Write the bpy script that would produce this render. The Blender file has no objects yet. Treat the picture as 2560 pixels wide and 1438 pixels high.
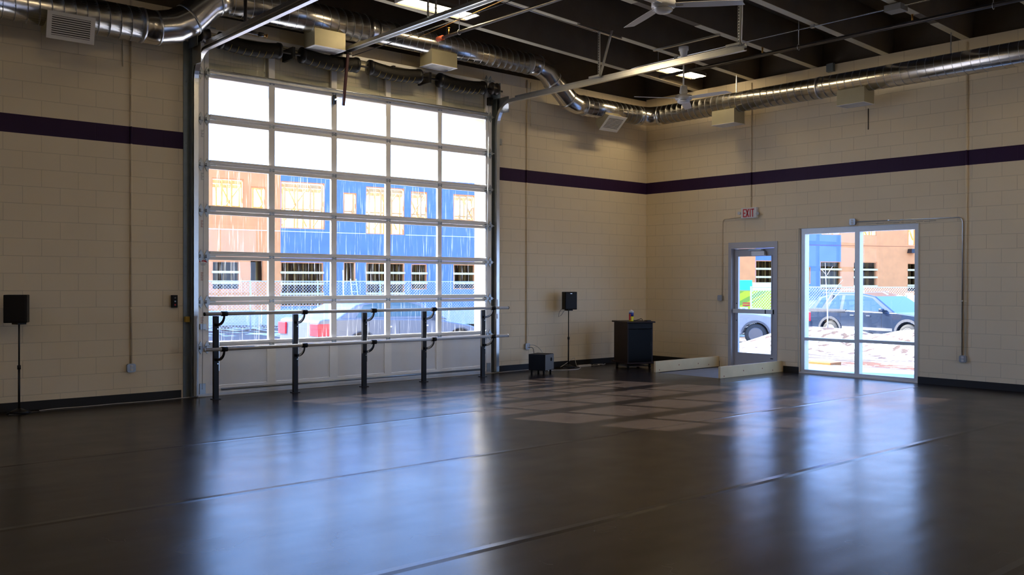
import bpy, math, random
SKY, SUN, LAMP = 6.3, 27.0, 50.0
from mathutils import Vector, Matrix
random.seed(7)
PI = math.pi
COL = bpy.context.scene.collection
MT = {}

# ------------------------------------------------------------------ mesh helper
class MB:
    def __init__(s): s.v = []; s.f = []; s.sm = []
    def add(s, vs, fs, smooth=False):
        o = len(s.v); s.v += [tuple(v) for v in vs]
        for f in fs: s.f.append(tuple(i + o for i in f)); s.sm.append(smooth)
        return s
    def box(s, a, b, M=None):
        x0, y0, z0 = a; x1, y1, z1 = b
        x0, x1 = min(x0, x1), max(x0, x1); y0, y1 = min(y0, y1), max(y0, y1); z0, z1 = min(z0, z1), max(z0, z1)
        vs = [Vector(c) for c in ((x0,y0,z0),(x1,y0,z0),(x1,y1,z0),(x0,y1,z0),(x0,y0,z1),(x1,y0,z1),(x1,y1,z1),(x0,y1,z1))]
        if M is not None: vs = [M @ v for v in vs]
        return s.add(vs, [(0,3,2,1),(4,5,6,7),(0,1,5,4),(1,2,6,5),(2,3,7,6),(3,0,4,7)])
    def cbox(s, c, size, M=None):
        return s.box([c[i]-size[i]/2 for i in range(3)], [c[i]+size[i]/2 for i in range(3)], M)
    def bar(s, p, q, w, h, up=(0,0,1)):
        p, q = Vector(p), Vector(q); d = (q-p); L = d.length; d.normalize(); up = Vector(up)
        if abs(d.dot(up)) > .98: up = Vector((0,1,0))
        r = d.cross(up).normalized(); u = r.cross(d)
        vs = []
        for base in (p, q):
            for a, b in ((-1,-1),(1,-1),(1,1),(-1,1)): vs.append(base + r*a*w/2 + u*b*h/2)
        return s.add(vs, [(3,2,1,0),(4,5,6,7),(0,1,5,4),(1,2,6,5),(2,3,7,6),(3,0,4,7)])
    def tube(s, pts, r, n=10, caps=True, closed=False):
        pts = [Vector(p) for p in pts]; N = len(pts); rs = r if isinstance(r, (list, tuple)) else [r]*N
        tan = []
        for i in range(N):
            a = pts[i-1] if (i > 0 or closed) else pts[i]; b = pts[(i+1) % N] if (i < N-1 or closed) else pts[i]
            tan.append((b-a).normalized())
        up = Vector((0,0,1)) if abs(tan[0].z) < .9 else Vector((0,1,0))
        nrm = (up - tan[0]*up.dot(tan[0])).normalized(); vs = []
        for i in range(N):
            nrm = (nrm - tan[i]*nrm.dot(tan[i])).normalized(); bn = tan[i].cross(nrm)
            for k in range(n):
                a = 2*PI*k/n; vs.append(pts[i] + (nrm*math.cos(a) + bn*math.sin(a))*rs[i])
        fs = []
        for i in range(N if closed else N-1):
            j = (i+1) % N
            for k in range(n): fs.append((i*n+k, i*n+(k+1) % n, j*n+(k+1) % n, j*n+k))
        s.add(vs, fs, True)
        if caps and not closed:
            o = len(s.v) - N*n
            s.f.append(tuple(o+k for k in reversed(range(n)))); s.sm.append(False)
            s.f.append(tuple(o+(N-1)*n+k for k in range(n))); s.sm.append(False)
        return s
    def cyl(s, p, q, r, n=16, r2=None): return s.tube([p, q], [r, r if r2 is None else r2], n)
    def lathe(s, c, prof, axis='z', n=24, M=None):
        vs = []; c = Vector(c)
        for (r, h) in prof:
            for k in range(n):
                a = 2*PI*k/n; x, y = r*math.cos(a), r*math.sin(a)
                v = Vector((x, y, h)) if axis == 'z' else (Vector((x, h, y)) if axis == 'y' else Vector((h, x, y)))
                if M is not None: v = M @ v
                vs.append(c+v)
        fs = []; m = len(prof)
        for i in range(m-1):
            for k in range(n): fs.append((i*n+k, i*n+(k+1) % n, (i+1)*n+(k+1) % n, (i+1)*n+k))
        s.add(vs, fs, True)
        o = len(s.v)-m*n
        if prof[0][0] > 1e-4: s.f.append(tuple(o+k for k in range(n))); s.sm.append(False)
        if prof[-1][0] > 1e-4: s.f.append(tuple(o+(m-1)*n+k for k in range(n))); s.sm.append(False)
        return s
    def prism(s, poly, fn0, fn1):
        n = len(poly); vs = [Vector(fn0(*q)) for q in poly] + [Vector(fn1(*q)) for q in poly]
        fs = [tuple(range(n)), tuple(range(2*n-1, n-1, -1))] + [(i, i+n, (i+1) % n+n, (i+1) % n) for i in range(n)]
        return s.add(vs, fs)
    def plate(s, m, x0, x1, z0, z1, holes, t0, t1):
        hs = [(max(a, x0), max(b, z0), min(c, x1), min(d, z1)) for a, b, c, d in holes]
        hs = [h for h in hs if h[2] > h[0]+1e-4 and h[3] > h[1]+1e-4]
        xs = sorted({x0, x1} | {h[0] for h in hs} | {h[2] for h in hs}); zs = sorted({z0, z1} | {h[1] for h in hs} | {h[3] for h in hs})
        nx, nz = len(xs)-1, len(zs)-1
        def solid(i, j):
            if not (0 <= i < nx and 0 <= j < nz): return False
            cx, cz = (xs[i]+xs[i+1])/2, (zs[j]+zs[j+1])/2
            return not any(h[0] < cx < h[2] and h[1] < cz < h[3] for h in hs)
        def q(*c): s.add([m(*k) for k in c], [(0,1,2,3)])
        for i in range(nx):
            for j in range(nz):
                if not solid(i, j): continue
                a, b, c, d = xs[i], xs[i+1], zs[j], zs[j+1]
                q((a,c,t0),(b,c,t0),(b,d,t0),(a,d,t0)); q((a,c,t1),(a,d,t1),(b,d,t1),(b,c,t1))
                if not solid(i-1, j): q((a,c,t0),(a,d,t0),(a,d,t1),(a,c,t1))
                if not solid(i+1, j): q((b,c,t0),(b,c,t1),(b,d,t1),(b,d,t0))
                if not solid(i, j-1): q((a,c,t0),(a,c,t1),(b,c,t1),(b,c,t0))
                if not solid(i, j+1): q((a,d,t0),(b,d,t0),(b,d,t1),(a,d,t1))
        return s
    def build(s, name, mat, parent=None, bevel=0, label=None, kind=None):
        me = bpy.data.meshes.new(name); me.from_pydata(s.v, [], s.f); me.update()
        me.polygons.foreach_set('use_smooth', s.sm)
        import bmesh
        bm = bmesh.new(); bm.from_mesh(me)
        bmesh.ops.remove_doubles(bm, verts=bm.verts, dist=1e-5)
        bmesh.ops.recalc_face_normals(bm, faces=bm.faces); bm.to_mesh(me); bm.free()
        o = bpy.data.objects.new(name, me); COL.objects.link(o)
        if mat: me.materials.append(MT[mat] if isinstance(mat, str) else mat)
        if parent is not None:
            o.parent = parent; o.matrix_parent_inverse = Matrix.Translation(parent.location).inverted() @ Matrix.Identity(4)
            if parent.rotation_euler.z: o.matrix_parent_inverse = parent.matrix_basis.inverted()
            q = parent
            while q.parent: q = q.parent
            if q is not parent: o.matrix_parent_inverse = Matrix.Identity(4); o.matrix_parent_inverse = Matrix.Identity(4)
        if bevel:
            b = o.modifiers.new('bevel', 'BEVEL'); b.width = bevel; b.segments = 2; b.limit_method = 'ANGLE'; b.angle_limit = .7
        if label: o['label'] = label
        if kind: o['kind'] = kind
        return o

def tag(o, label=None, cat=None, group=None, kind=None):
    if label: o['label'] = label
    if cat: o['category'] = cat
    if group: o['group'] = group
    if kind: o['kind'] = kind
    return o
def empty(name, loc=(0,0,0), rz=0, **k):
    """Empty at the thing's base; its parts are modelled in its own frame when rz or offset is given"""
    o = bpy.data.objects.new(name, None); COL.objects.link(o); o.location = loc; o.rotation_euler = (0,0,rz)
    o.empty_display_size = .1; return tag(o, **k)
KEEP = {'spiral_seam','louvre','wire_mesh','lettering','printed_label','slot','soffit_strip','warning_sticker'}
def pieces(mb, tol=.0015):
    """split a mesh builder into separate solid pieces (those that touch stay together)"""
    key = {}; par = []
    def find(i):
        while par[i] != i: par[i] = par[par[i]]; i = par[i]
        return i
    vid = []
    for v in mb.v:
        k = tuple(round(c, 4) for c in v)
        if k not in key: key[k] = len(par); par.append(len(par))
        vid.append(key[k])
    for f in mb.f:
        a = find(vid[f[0]])
        for i in f[1:]: par[find(vid[i])] = a
    gr = {}
    for fi, f in enumerate(mb.f): gr.setdefault(find(vid[f[0]]), []).append(fi)
    if len(gr) == 1: return [mb]
    cl = []
    for fs in gr.values():
        vs = {i for fi in fs for i in mb.f[fi]}
        lo = [min(mb.v[i][k] for i in vs)-tol for k in range(3)]; hi = [max(mb.v[i][k] for i in vs)+tol for k in range(3)]
        cl.append([lo, hi, fs])
    ch = True
    while ch:
        ch = False; out = []
        for c in cl:
            for d in out:
                if all(c[0][k] <= d[1][k] and d[0][k] <= c[1][k] for k in range(3)):
                    d[0] = [min(c[0][k], d[0][k]) for k in range(3)]; d[1] = [max(c[1][k], d[1][k]) for k in range(3)]; d[2] = d[2]+c[2]; ch = True; break
            else: out.append(c)
        cl = out
    if len(cl) == 1: return [mb]
    res = []
    for lo, hi, fs in cl:
        n = MB(); m_ = {}
        for fi in sorted(fs):
            g = []
            for i in mb.f[fi]:
                if i not in m_: m_[i] = len(n.v); n.v.append(mb.v[i])
                g.append(m_[i])
            n.f.append(tuple(g)); n.sm.append(mb.sm[fi])
        res.append((sum((hi[k]-lo[k])**2 for k in range(3)), n))
    res.sort(key=lambda t: -t[0]); return [n for _, n in res]
def part(mb, name, mat, parent, bevel=0, label=None, kind=None):
    """part modelled in the local frame of its parent; loose pieces become parts of their own"""
    first = None
    for p in ([mb] if name in KEEP or kind == 'stuff' else pieces(mb)):
        o = p.build(name, mat, None, bevel, label, kind); o.parent = parent; first = first or o
    return first
def wpart(mb, name, mat, parent, bevel=0, label=None, kind=None):
    """part modelled in world coordinates; mesh is moved into the parent's frame"""
    q = parent; off = Vector((0,0,0))
    while q is not None: off += Vector(q.location); q = q.parent
    mb.v = [(v[0]-off.x, v[1]-off.y, v[2]-off.z) for v in mb.v]
    return part(mb, name, mat, parent, bevel, label, kind)
def copy_tree(o, parent=None):
    c = o.copy(); COL.objects.link(c); c.parent = parent
    for ch in [x for x in bpy.data.objects if x.parent == o]: copy_tree(ch, c)
    return c

# ------------------------------------------------------------------ materials
def newmat(name):
    m = bpy.data.materials.new(name); m.use_nodes = True; nt = m.node_tree
    return m, nt, nt.nodes['Principled BSDF']
def mat(name, col, rough=.5, metal=0., spec=.5, var=0., scale=8., bump=0., bscale=40., coat=0.):
    m, nt, b = newmat(name)
    b.inputs['Base Color'].default_value = (*col, 1); b.inputs['Roughness'].default_value = rough
    b.inputs['Metallic'].default_value = metal; b.inputs['Specular IOR Level'].default_value = spec
    if coat: b.inputs['Coat Weight'].default_value = coat; b.inputs['Coat Roughness'].default_value = .05
    tc = nt.nodes.new('ShaderNodeTexCoord')
    if var:
        n = nt.nodes.new('ShaderNodeTexNoise'); n.inputs['Scale'].default_value = scale; n.inputs['Detail'].default_value = 5
        nt.links.new(tc.outputs['Object'], n.inputs['Vector'])
        mx = nt.nodes.new('ShaderNodeMix'); mx.data_type = 'RGBA'
        mx.inputs[6].default_value = (*[c*(1-var) for c in col], 1); mx.inputs[7].default_value = (*[min(1, c*(1+var)) for c in col], 1)
        nt.links.new(n.outputs['Fac'], mx.inputs[0]); nt.links.new(mx.outputs[2], b.inputs['Base Color'])
    if bump:
        n = nt.nodes.new('ShaderNodeTexNoise'); n.inputs['Scale'].default_value = bscale; n.inputs['Detail'].default_value = 4
        nt.links.new(tc.outputs['Object'], n.inputs['Vector'])
        bp = nt.nodes.new('ShaderNodeBump'); bp.inputs['Strength'].default_value = bump; bp.inputs['Distance'].default_value = .01
        nt.links.new(n.outputs['Fac'], bp.inputs['Height']); nt.links.new(bp.outputs['Normal'], b.inputs['Normal'])
    MT[name] = m; return m
def N(nt, t, **k):
    n = nt.nodes.new('ShaderNode'+t)
    for a, v in k.items(): setattr(n, a, v)
    return n
def math_(nt, op, a, b=None, c=None):
    n = N(nt, 'Math', operation=op)
    for i, v in enumerate((a, b, c)):
        if v is None: continue
        if isinstance(v, (int, float)): n.inputs[i].default_value = v
        else: nt.links.new(v, n.inputs[i])
    return n.outputs[0]

J0, BH = 0.172, 0.2032
ST, SB = J0+15*BH+.2165, J0+15*BH
def block_mat(name, axis, phase, base=(.82,.70,.50)):
    m, nt, b = newmat(name)
    g = N(nt, 'NewGeometry'); sp = N(nt, 'SeparateXYZ'); nt.links.new(g.outputs['Position'], sp.inputs[0])
    u = math_(nt, 'ADD', sp.outputs[axis], 40.64-phase); v = math_(nt, 'ADD', sp.outputs[2], 2*BH-J0)
    cb = N(nt, 'CombineXYZ'); nt.links.new(u, cb.inputs[0]); nt.links.new(v, cb.inputs[1])
    br = N(nt, 'TexBrick'); br.offset = .5; br.inputs['Scale'].default_value = 1
    br.inputs['Brick Width'].default_value = .4064; br.inputs['Row Height'].default_value = BH
    br.inputs['Mortar Size'].default_value = .005; br.inputs['Mortar Smooth'].default_value = .6
    nt.links.new(cb.outputs[0], br.inputs['Vector'])
    n1 = N(nt, 'TexNoise'); n1.inputs['Scale'].default_value = 90; n1.inputs['Detail'].default_value = 6; nt.links.new(g.outputs['Position'], n1.inputs['Vector'])
    n2 = N(nt, 'TexNoise'); n2.inputs['Scale'].default_value = 1.3; n2.inputs['Detail'].default_value = 4; nt.links.new(g.outputs['Position'], n2.inputs['Vector'])
    # colour: cream paint, slightly darker in the joints; painted purple band
    mx = N(nt, 'Mix', data_type='RGBA'); mx.inputs[6].default_value = (*[c*.94 for c in base], 1); mx.inputs[7].default_value = (*[c*1.06 for c in base], 1)
    nt.links.new(n2.outputs['Fac'], mx.inputs[0])
    mj = N(nt, 'Mix', data_type='RGBA'); mj.inputs[7].default_value = (*[c*.62 for c in base], 1)
    nt.links.new(math_(nt, 'MULTIPLY', br.outputs['Fac'], .5), mj.inputs[0]); nt.links.new(mx.outputs[2], mj.inputs[6])
    band = math_(nt, 'MULTIPLY', math_(nt, 'GREATER_THAN', sp.outputs[2], SB), math_(nt, 'LESS_THAN', sp.outputs[2], ST))
    mp = N(nt, 'Mix', data_type='RGBA'); mp.inputs[7].default_value = (.026, .006, .042, 1)
    band = math_(nt, 'MULTIPLY', band, math_(nt, 'LESS_THAN', sp.outputs[1-axis], .004))
    nt.links.new(band, mp.inputs[0]); nt.links.new(mj.outputs[2], mp.inputs[6]); nt.links.new(mp.outputs[2], b.inputs['Base Color'])
    b.inputs['Roughness'].default_value = .6; b.inputs['Specular IOR Level'].default_value = .3
    h = math_(nt, 'ADD', math_(nt, 'MULTIPLY', br.outputs['Fac'], -1.0), math_(nt, 'MULTIPLY', n1.outputs['Fac'], .12))
    bp = N(nt, 'Bump'); bp.inputs['Strength'].default_value = .45; bp.inputs['Distance'].default_value = .005
    nt.links.new(h, bp.inputs['Height']); nt.links.new(bp.outputs['Normal'], b.inputs['Normal'])
    MT[name] = m
block_mat('block_back', 0, -10.795+.2032)
block_mat('block_right', 1, -5.728+.2032)
block_mat('block_side', 1, 0)

def floor_mat():
    m, nt, b = newmat('dance_floor')
    g = N(nt, 'NewGeometry'); sp = N(nt, 'SeparateXYZ'); nt.links.new(g.outputs['Position'], sp.inputs[0])
    n1 = N(nt, 'TexNoise'); n1.inputs['Scale'].default_value = 2.2; n1.inputs['Detail'].default_value = 6; nt.links.new(g.outputs['Position'], n1.inputs['Vector'])
    n2 = N(nt, 'TexNoise'); n2.inputs['Scale'].default_value = 38; n2.inputs['Detail'].default_value = 8; nt.links.new(g.outputs['Position'], n2.inputs['Vector'])
    # fine scuffs: thin stretched voronoi lines
    mp = N(nt, 'Mapping'); mp.inputs['Scale'].default_value = (2.2, 3.0, 1); mp.inputs['Rotation'].default_value = (0,0,.5); nt.links.new(g.outputs['Position'], mp.inputs[0])
    nz = N(nt, 'TexNoise'); nz.inputs['Scale'].default_value = 1.5; nt.links.new(mp.outputs[0], nz.inputs['Vector'])
    av = N(nt, 'MixRGB'); av.inputs[0].default_value = .6; nt.links.new(mp.outputs[0], av.inputs[1]); nt.links.new(nz.outputs['Color'], av.inputs[2])
    vo = N(nt, 'TexVoronoi', feature='DISTANCE_TO_EDGE'); vo.inputs['Scale'].default_value = 1.7; nt.links.new(av.outputs[0], vo.inputs['Vector'])
    scuff = math_(nt, 'MULTIPLY', math_(nt, 'LESS_THAN', vo.outputs['Distance'], .004), math_(nt, 'GREATER_THAN', n1.outputs['Fac'], .54))
    seam = None; ridge = None
    for y in (-1.35, -3.46, -5.6, -7.8, -9.9, -12.0):
        d = math_(nt, 'ABSOLUTE', math_(nt, 'SUBTRACT', sp.outputs[1], y))
        s_ = math_(nt, 'LESS_THAN', d, .011); r_ = math_(nt, 'MULTIPLY', math_(nt, 'MAXIMUM', math_(nt, 'SUBTRACT', 1, math_(nt, 'MULTIPLY', d, 20)), 0), 1)
        if y == -1.35: s_ = math_(nt, 'MULTIPLY', s_, 0.0); r_ = math_(nt, 'MULTIPLY', r_, 0.0)
        seam = s_ if seam is None else math_(nt, 'ADD', seam, s_); ridge = r_ if ridge is None else math_(nt, 'ADD', ridge, r_)
    base = N(nt, 'Mix', data_type='RGBA'); base.inputs[6].default_value = (.0130, .0088, .0080, 1); base.inputs[7].default_value = (.0215, .0155, .0138, 1)
    nt.links.new(n1.outputs['Fac'], base.inputs[0])
    c1 = N(nt, 'Mix', data_type='RGBA'); c1.inputs[7].default_value = (.16, .13, .11, 1); nt.links.new(base.outputs[2], c1.inputs[6]); nt.links.new(math_(nt, 'MULTIPLY', scuff, .5), c1.inputs[0])
    c2 = N(nt, 'Mix', data_type='RGBA'); c2.inputs[7].default_value = (.006, .005, .005, 1); nt.links.new(c1.outputs[2], c2.inputs[6]); nt.links.new(seam, c2.inputs[0])
    nt.links.new(c2.outputs[2], b.inputs['Base Color'])
    nt.links.new(math_(nt, 'ADD', math_(nt, 'MULTIPLY', n1.outputs['Fac'], .12), FLOOR_R), b.inputs['Roughness'])
    b.inputs['Specular IOR Level'].default_value = FLOOR_S
    # low wrinkles along the strips plus grain
    wv = N(nt, 'Mapping'); wv.inputs['Scale'].default_value = (.5, 1.6, 1); nt.links.new(g.outputs['Position'], wv.inputs[0])
    wn = N(nt, 'TexNoise'); wn.inputs['Scale'].default_value = 1.2; wn.inputs['Detail'].default_value = 2; nt.links.new(wv.outputs[0], wn.inputs['Vector'])
    h = math_(nt, 'ADD', math_(nt, 'ADD', math_(nt, 'MULTIPLY', wn.outputs['Fac'], 1.0), math_(nt, 'MULTIPLY', n2.outputs['Fac'], .035)), math_(nt, 'MULTIPLY', ridge, .55))
    bp = N(nt, 'Bump'); bp.inputs['Strength'].default_value = .5; bp.inputs['Distance'].default_value = .012
    nt.links.new(h, bp.inputs['Height']); nt.links.new(bp.outputs['Normal'], b.inputs['Normal'])
    MT['dance_floor'] = m
FLOOR_R, FLOOR_S = .185, .22
floor_mat()

def glass_mat(name, tint=(.97,.99,1.), streak=0., rough=0.):
    m = bpy.data.materials.new(name); m.use_nodes = True; nt = m.node_tree; nt.nodes.clear()
    out = N(nt, 'OutputMaterial'); tr = N(nt, 'BsdfTransparent'); tr.inputs[0].default_value = (*tint, 1)
    gl = N(nt, 'BsdfGlossy'); gl.inputs['Roughness'].default_value = rough; gl.inputs[0].default_value = (1,1,1,1)
    lw = N(nt, 'Fresnel'); lw.inputs[0].default_value = 1.45; mx = N(nt, 'MixShader')
    geo = N(nt, 'NewGeometry'); nb = math_(nt, 'SUBTRACT', 1, geo.outputs['Backfacing'])
    nt.links.new(math_(nt, 'MULTIPLY', lw.outputs[0], nb), mx.inputs[0]); nt.links.new(tr.outputs[0], mx.inputs[1]); nt.links.new(gl.outputs[0], mx.inputs[2])
    last = mx.outputs[0]
    if streak:
        tc = N(nt, 'TexCoord'); mp = N(nt, 'Mapping'); mp.inputs['Scale'].default_value = (70, 70, 2.2); nt.links.new(tc.outputs['Object'], mp.inputs[0])
        ns = N(nt, 'TexNoise'); ns.inputs['Scale'].default_value = 1; ns.inputs['Detail'].default_value = 5; nt.links.new(mp.outputs[0], ns.inputs['Vector'])
        rp = N(nt, 'ValToRGB'); rp.color_ramp.elements[0].position = .60; rp.color_ramp.elements[1].position = .80
        nt.links.new(ns.outputs['Fac'], rp.inputs[0]); tl = N(nt, 'BsdfTranslucent'); tl.inputs[0].default_value = (.9,.92,.95,1)
        m2 = N(nt, 'MixShader'); nt.links.new(math_(nt, 'MULTIPLY', rp.outputs[0], streak), m2.inputs[0]); nt.links.new(last, m2.inputs[1]); nt.links.new(tl.outputs[0], m2.inputs[2]); last = m2.outputs[0]
    nt.links.new(last, out.inputs[0]); MT[name] = m
glass_mat('glass'); glass_mat('dirty_glass', streak=.16); glass_mat('car_glass', tint=(.45,.6,.62))

def emit(name, col, st):
    m = bpy.data.materials.new(name); m.use_nodes = True; nt = m.node_tree; nt.nodes.clear()
    out = N(nt, 'OutputMaterial'); e = N(nt, 'Emission'); e.inputs[0].default_value = (*col, 1); e.inputs[1].default_value = st
    nt.links.new(e.outputs[0], out.inputs[0]); MT[name] = m

mat('galvanised', (.60,.61,.62), .33, 1., var=.12, scale=14, bump=.1, bscale=30)
mat('spiral_duct', (.62,.60,.57), .22, 1., var=.08, scale=6)
mat('track_steel', (.72,.72,.70), .3, 1., var=.08, scale=20)
mat('jamb_steel', (.20,.235,.26), .5, .6, var=.2, scale=9)
mat('bright_steel', (.75,.75,.74), .22, 1.)
mat('zinc', (.42,.45,.47), .4, .9, var=.15, scale=60)
mat('door_white', (.90,.885,.86), .45, 0., var=.04, scale=12)
mat('door_panel', (.78,.78,.79), .4, .0, var=.05, scale=5)
mat('aluminium', (.60,.60,.60), .42, .35, var=.04, scale=20)
mat('door_grey', (.46,.455,.47), .5, .2, var=.04, scale=10)
mat('black', (.004,.004,.004), .55, 0., spec=.25)
mat('black_metal', (.007,.006,.007), .4, .1, spec=.35)
mat('black_gloss', (.003,.003,.003), .3, spec=.12)
mat('spring', (.016,.014,.012), .45, .5, bump=.8, bscale=90)
mat('yellow_mark', (.45,.30,.04), .6)
mat('baseboard', (.008,.007,.007), .6, bump=.03)
mat('white_paint', (.74,.72,.70), .4)
mat('reflector_grey', (.14,.13,.11), .5)
mat('white_enamel', (.72,.71,.69), .25)
mat('cream', (.58,.52,.38), .5, var=.04)
mat('register_box', (.42,.38,.25), .45, .3, var=.08, scale=6)
mat('dark_void', (.03,.03,.03), .8)
mat('concrete_dark', (.145,.115,.08), .85, var=.25, scale=3, bump=.3, bscale=12)
mat('concrete_strip', (.55,.50,.36), .6, var=.10, scale=4)
mat('slab', (.20,.18,.165), .7, var=.25, scale=5, bump=.2, bscale=30)
mat('cart_wood', (.020,.009,.007), .5, spec=.25, var=.3, scale=5)
mat('lumber', (.70,.50,.24), .6, var=.14, scale=4)
mat('stud', (.62,.40,.13), .7, var=.25, scale=3)
mat('red', (.62,.02,.02), .45)
mat('dark_red', (.06,.012,.014), .5)
mat('rust', (.30,.05,.015), .7, var=.4, scale=40)
mat('pipe_dark', (.035,.030,.030), .35, .5)
mat('brass', (.55,.30,.08), .35, 1.)
mat('cable_white', (.62,.58,.52), .5)
mat('cable_grey', (.16,.15,.14), .5)
mat('box_grey', (.36,.37,.38), .4, .7)
mat('plastic_blue', (.03,.05,.30), .35)
mat('plastic_yellow', (.80,.66,.02), .35)
mat('orange_sheath', (.80,.29,.09), .8, var=.16, scale=3)
mat('blue_sheath', (.12,.19,.56), .7, var=.2, scale=2)
mat('foundation', (.50,.46,.44), .9, var=.15)
mat('asphalt', (.16,.13,.12), .9, var=.3, scale=3)
mat('rubber', (.02,.02,.02), .7)
mat('alloy', (.60,.60,.60), .3, .9)
mat('silver_paint', (.10,.115,.15), .35, .2, coat=.25)
mat('dark_paint', (.022,.035,.060), .2, .3, coat=1.)
mat('white_suv', (.20,.21,.235), .3, 0., coat=.4)
mat('dull_alloy', (.12,.12,.13), .4, .6)
mat('inner_wall', (.40,.22,.11), .8, var=.4, scale=2)
mat('white_car', (.70,.72,.75), .25, 0., coat=.8)
mat('van_green', (.50,.52,.006), .45)
mat('van_stripe', (.20,.34,.02), .45)
mat('van_teal', (.02,.58,.62), .45)
mat('van_white', (.75,.80,.82), .45)
mat('tail_red', (.70,.01,.03), .25)
mat('lamp_amber', (.90,.30,.06), .3)
mat('grey_cladding', (.07,.07,.075), .5)
mat('bark', (.50,.42,.36), .8)
mat('concrete_walk', (.45,.45,.48), .8, var=.1)
mat('curb', (.14,.10,.09), .8, var=.2)
mat('orange_block', (.40,.12,.012), .6)
emit('tube', (1., .79, .48), LAMP)
emit('tube_far', (1., .79, .50), LAMP)

def ground_mat():
    m, nt, b = newmat('ground')
    g = N(nt, 'NewGeometry'); sp = N(nt, 'SeparateXYZ'); nt.links.new(g.outputs['Position'], sp.inputs[0])
    n1 = N(nt, 'TexNoise'); n1.inputs['Scale'].default_value = .35; n1.inputs['Detail'].default_value = 8; nt.links.new(g.outputs['Position'], n1.inputs['Vector'])
    mp = N(nt, 'Mapping'); mp.inputs['Scale'].default_value = (1.2,.35,1); nt.links.new(g.outputs['Position'], mp.inputs[0])
    n2 = N(nt, 'TexNoise'); n2.inputs['Scale'].default_value = 2.4; n2.inputs['Detail'].default_value = 8; nt.links.new(mp.outputs[0], n2.inputs['Vector'])
    rp = N(nt, 'ValToRGB'); e = rp.color_ramp.elements
    e[0].position = .47; e[0].color = (.10,.055,.025,1); e[1].position = .62; e[1].color = (.80,.78,.78,1)
    nt.links.new(n2.outputs['Fac'], rp.inputs[0])
    snow = N(nt, 'Mix', data_type='RGBA'); snow.inputs[6].default_value = (.13,.080,.055,1)
    nt.links.new(rp.outputs[0], snow.inputs[7])
    # ploughed roadway in front of the garage is mostly bare, the corner side is snowy
    side = math_(nt, 'GREATER_THAN', math_(nt, 'ADD', sp.outputs[0], math_(nt, 'MULTIPLY', n1.outputs['Fac'], 3)), 2.0)
    nearb = math_(nt, 'LESS_THAN', sp.outputs[1], 7.5)
    fac = math_(nt, 'MAXIMUM', side, math_(nt, 'MULTIPLY', nearb, .75))
    fac = math_(nt, 'MAXIMUM', fac, math_(nt, 'MULTIPLY', math_(nt, 'GREATER_THAN', n1.outputs['Fac'], .55), .8))
    nt.links.new(fac, snow.inputs[0]); nt.links.new(snow.outputs[2], b.inputs['Base Color']); b.inputs['Roughness'].default_value = .8
    MT['ground'] = m
ground_mat()
def snow_mat(name, dirt):
    m, nt, b = newmat(name); tc = N(nt, 'TexCoord')
    n = N(nt, 'TexNoise'); n.inputs['Scale'].default_value = 3.5; n.inputs['Detail'].default_value = 9; nt.links.new(tc.outputs['Object'], n.inputs['Vector'])
    rp = N(nt, 'ValToRGB'); e = rp.color_ramp.elements; e[0].position = .33; e[0].color = (*dirt, 1); e[1].position = .44; e[1].color = (.84,.84,.86,1)
    nt.links.new(n.outputs['Fac'], rp.inputs[0]); nt.links.new(rp.outputs[0], b.inputs['Base Color']); b.inputs['Roughness'].default_value = .8
    bp = N(nt, 'Bump'); bp.inputs['Strength'].default_value = .6; bp.inputs['Distance'].default_value = .08; nt.links.new(n.outputs['Fac'], bp.inputs['Height']); nt.links.new(bp.outputs['Normal'], b.inputs['Normal'])
    MT[name] = m
snow_mat('snow', (.10,.055,.03)); MT['snow'].node_tree.nodes['Color Ramp'].color_ramp.elements[0].position = .42; MT['snow'].node_tree.nodes['Color Ramp'].color_ramp.elements[1].position = .56
snow_mat('grass', (.16,.055,.012)); MT['grass'].node_tree.nodes['Color Ramp'].color_ramp.elements[0].position = .55; MT['grass'].node_tree.nodes['Color Ramp'].color_ramp.elements[1].position = .62

# ------------------------------------------------------------------ the room
X0, Y0 = -18.0, -15.0
SLOPE = .04
back = MB().plate(lambda s,z,t: (s,t,z), X0-.3, .3, -.3, 5.02, [(-8.83,-.3,-4.03,4.23)], 0, .3)
back.build('wall_back', 'block_back', kind='structure')
right = MB().plate(lambda s,z,t: (t,s,z), Y0-.3, 0, -.3, 5.05, [(-2.93,-.3,-1.93,2.22),(-5.355,-.3,-3.345,2.415)], 0, .3)
right.build('wall_right', 'block_right', kind='structure')
MB().plate(lambda s,z,t: (t,s,z), Y0-.3, 0, -.3, 5.9, [], X0-.3, X0).build('wall_left', 'block_side', kind='structure')
FO = (-3.32,.1,-.8,3.18)  # unseen glazed opening in the front wall, added as a light source
MB().plate(lambda s,z,t: (s,t,z), X0, 0, -.3, 5.9, [FO], Y0-.3, Y0).build('wall_front', 'block_back', kind='structure')
w2 = empty('added_window', (-4.5,Y0-.1,0), kind='structure', label='unseen glazed opening behind the camera, added to let in light')
fh = [(FO[0]+.06+1.225*i, FO[1]+.06+1.01*j, FO[0]+.06+1.225*i+1.15, FO[1]+.06+1.01*j+.94) for i in range(2) for j in range(3)]
wpart(MB().plate(lambda s,z,t: (s,t,z), FO[0], FO[2], FO[1], FO[3], fh, Y0-.14, Y0-.08), 'window_frame', 'aluminium', w2)
for a, b, c, d in fh: wpart(MB().box((a+.001,Y0-.115,b+.001),(c-.001,Y0-.11,d-.001)), 'pane', 'glass', w2)
ck = MB(); rc = random.Random(2); yy = -4.55
wr = [x for x in bpy.data.objects if x.name == 'wall_right'][0]
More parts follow.
